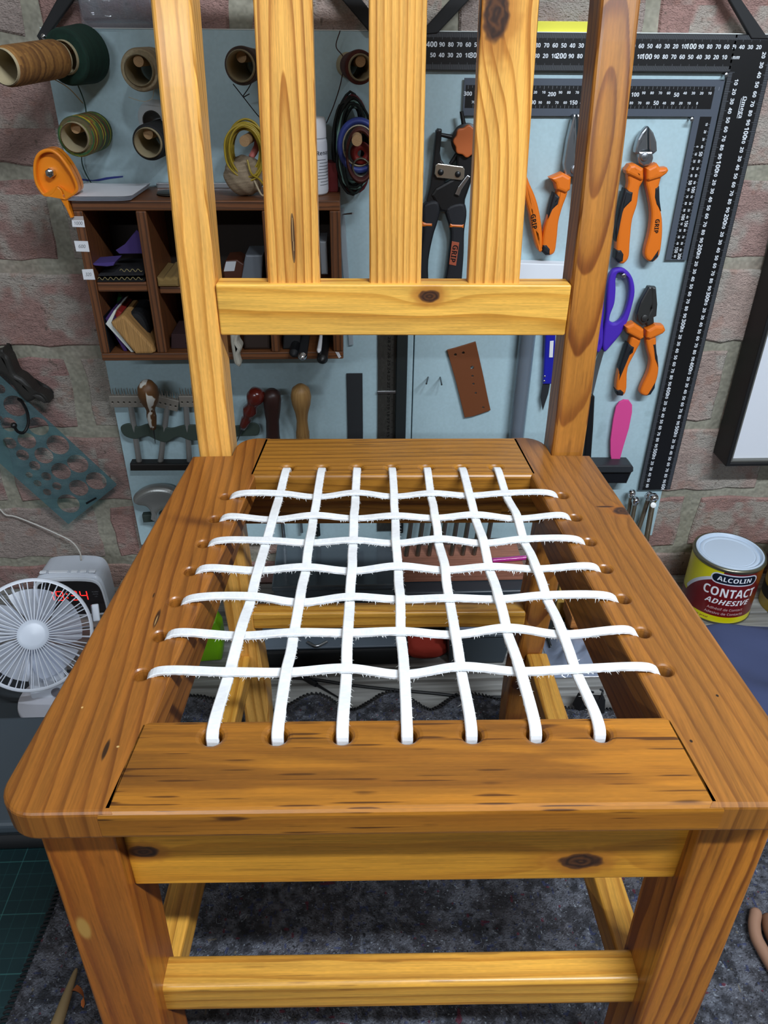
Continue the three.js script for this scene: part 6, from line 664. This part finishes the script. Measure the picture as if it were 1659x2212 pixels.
  const q1 = [[.3339,.02,.2005]][0]; bag('clear plastic bag crumpled on the bench behind the right chair leg', q1[0] + 0.01, q1[2] - 0.005, 0.13, 0.09, 0.03, 200); const q2 = [[.2328,.05,.0879]][0]; 
  const bg2 = bag('clear zip bag of pearls leaning behind the organiser case', 0.222, 0.165, 0.06, 0.045, 0.03, 210); bg2.position.y = 0.059; bg2.position.z = 0.175; bg2.position.x = 0.178;
  const cl = [[.3036,.012,.3001],[.3224,.012,.305]]; cl.forEach((p, k) => { const t = thing('binder_clip', k ? 'black binder clip lying at the felt edge' : 'black spring clamp lying beside the binder clip', 'clip', [p[0], FELT + 0.0005, p[2]]); const g = slab([[-0.012, 0], [0.012, 0], [0.006, 0.016], [-0.004, 0.018]], -0.008, 0.008, 0.002); g.rotateY(0.5 + k); lpart(t, 'body', g, blackPl); const h = tube([[-0.004, 0.016, 0], [0.002, 0.026, 0.004], [0.012, 0.02, 0.004]], 0.0016, 14, 6); h.rotateY(0.5 + k); lpart(t, 'lever', h, blackPl); });
  const cab = thing('black_cable', 'thin black cable lying across the bench behind the felt', 'cable', [0.0, 0.001, 0.24]); part(cab, 'cord', tube([[[-.11,.0024,.2248]][0], [[-.0576,.0024,.2322]][0], [[-.0057,.0024,.2448]][0], [[.052,.0024,.2558]][0], [[.1027,.0024,.2638]][0], [[.1529,.0024,.2726]][0], [[.2037,.0024,.2753]][0]], 0.0022, 60, 7), blackPl);
  const blade = thing('bone_folder', 'slim black blade tool lying on the bench behind the felt', 'tool', [-0.05, 0.001, 0.245]); const ba = [[-.0741,.003,.2267]][0], bb = [[-.0185,.003,.2729]][0]; part(blade, 'handle', rod(ba, vv(ba).lerp(vv(bb), 0.35), 0.0042, 0.0036, 12), blackPl); part(blade, 'blade', rod(vv(ba).lerp(vv(bb), 0.35), bb, 0.002, 0.0008, 8), std(0x2a2a2c, 0.3, 0.7));
}
{
  // on the felt: wooden stick, leather curl, tan-handled tool
  const a = [[-.27,.022,.6217]][0], b = [[-.276,.018,.7129]][0]; const t = thing('wooden_stick', 'tapered pale wooden slicker lying on the felt left of the chair', 'stick', [b[0], FELT, b[2]]); const d = vv(b).sub(vv(a)), L = d.length(); const aa = [a[0], FELT + 0.0062, a[2]], dd = [b[0] - a[0], 0.0, b[2] - a[2]]; part(t, 'stick', lathe([[0, 0], [0.0012, 0.0006], [0.0022, 0.004], [0.0042, 0.025], [0.006, 0.055], [0.006, L], [0, L]], aa, dd, 22), std(0x8a7450, 0.6));
  const c = [[-.2604,.012,.6485]][0]; const P = [], idx = []; for (let j = 0; j <= 4; j++) for (let i = 0; i <= 16; i++) { const u = i / 16 * 4.2 - 1.2, r = 0.006 + 0.001 * j; P.push(c[0] + r * Math.cos(u) * 0.7, FELT + 0.0075 + r * Math.sin(u), c[2] + (j - 2) * 0.0016 - i * 0.0007 + 0.004); } for (let j = 0; j < 4; j++) for (let i = 0; i < 16; i++) { const q = j * 17 + i; idx.push(q, q + 1, q + 17, q + 1, q + 18, q + 17); } const g = new THREE.BufferGeometry(); g.setAttribute('position', new THREE.Float32BufferAttribute(P, 3)); g.setIndex(idx); g.computeVertexNormals(); single('leather_curl', 'small curled orange leather paring on the felt', 'paring', flat(g), std(0xb3602a, 0.7, 0, { side: THREE.DoubleSide }));
  const y = FELT + 0.0066; const p = [[.4021,.018,.5955],[.3957,.018,.6062],[.3918,.018,.6186],[.3923,.018,.6312],[.3941,.018,.6465],[.397,.018,.6696]].map((q) => [q[0], y, q[2]]), p2 = [[.4121,.018,.6016],[.4084,.018,.6114],[.4075,.018,.6228],[.4083,.018,.6363],[.4094,.018,.6557]].map((q) => [q[0], y, q[2]]); const h = thing('tan_nippers', 'hand tool with two curved tan handles lying on the felt right of the chair', 'tool', [p[3][0], FELT, p[3][2]]); const tan = std(0x94705a, 0.6); for (const q of [p, p2]) { part(h, 'handle', tube(q, 0.006, 40, 14), q === p ? tan : std(0x6e4a34, 0.6)); const s = new THREE.SphereGeometry(0.006, 18, 12); s.translate(...q[0]); part(h, 'handle_tip', s, q === p ? tan : std(0x6e4a34, 0.6)); }
}

scene.traverse((o) => { if (o.isMesh) { o.castShadow = true; o.receiveShadow = true; } });
renderer.render(scene, camera);
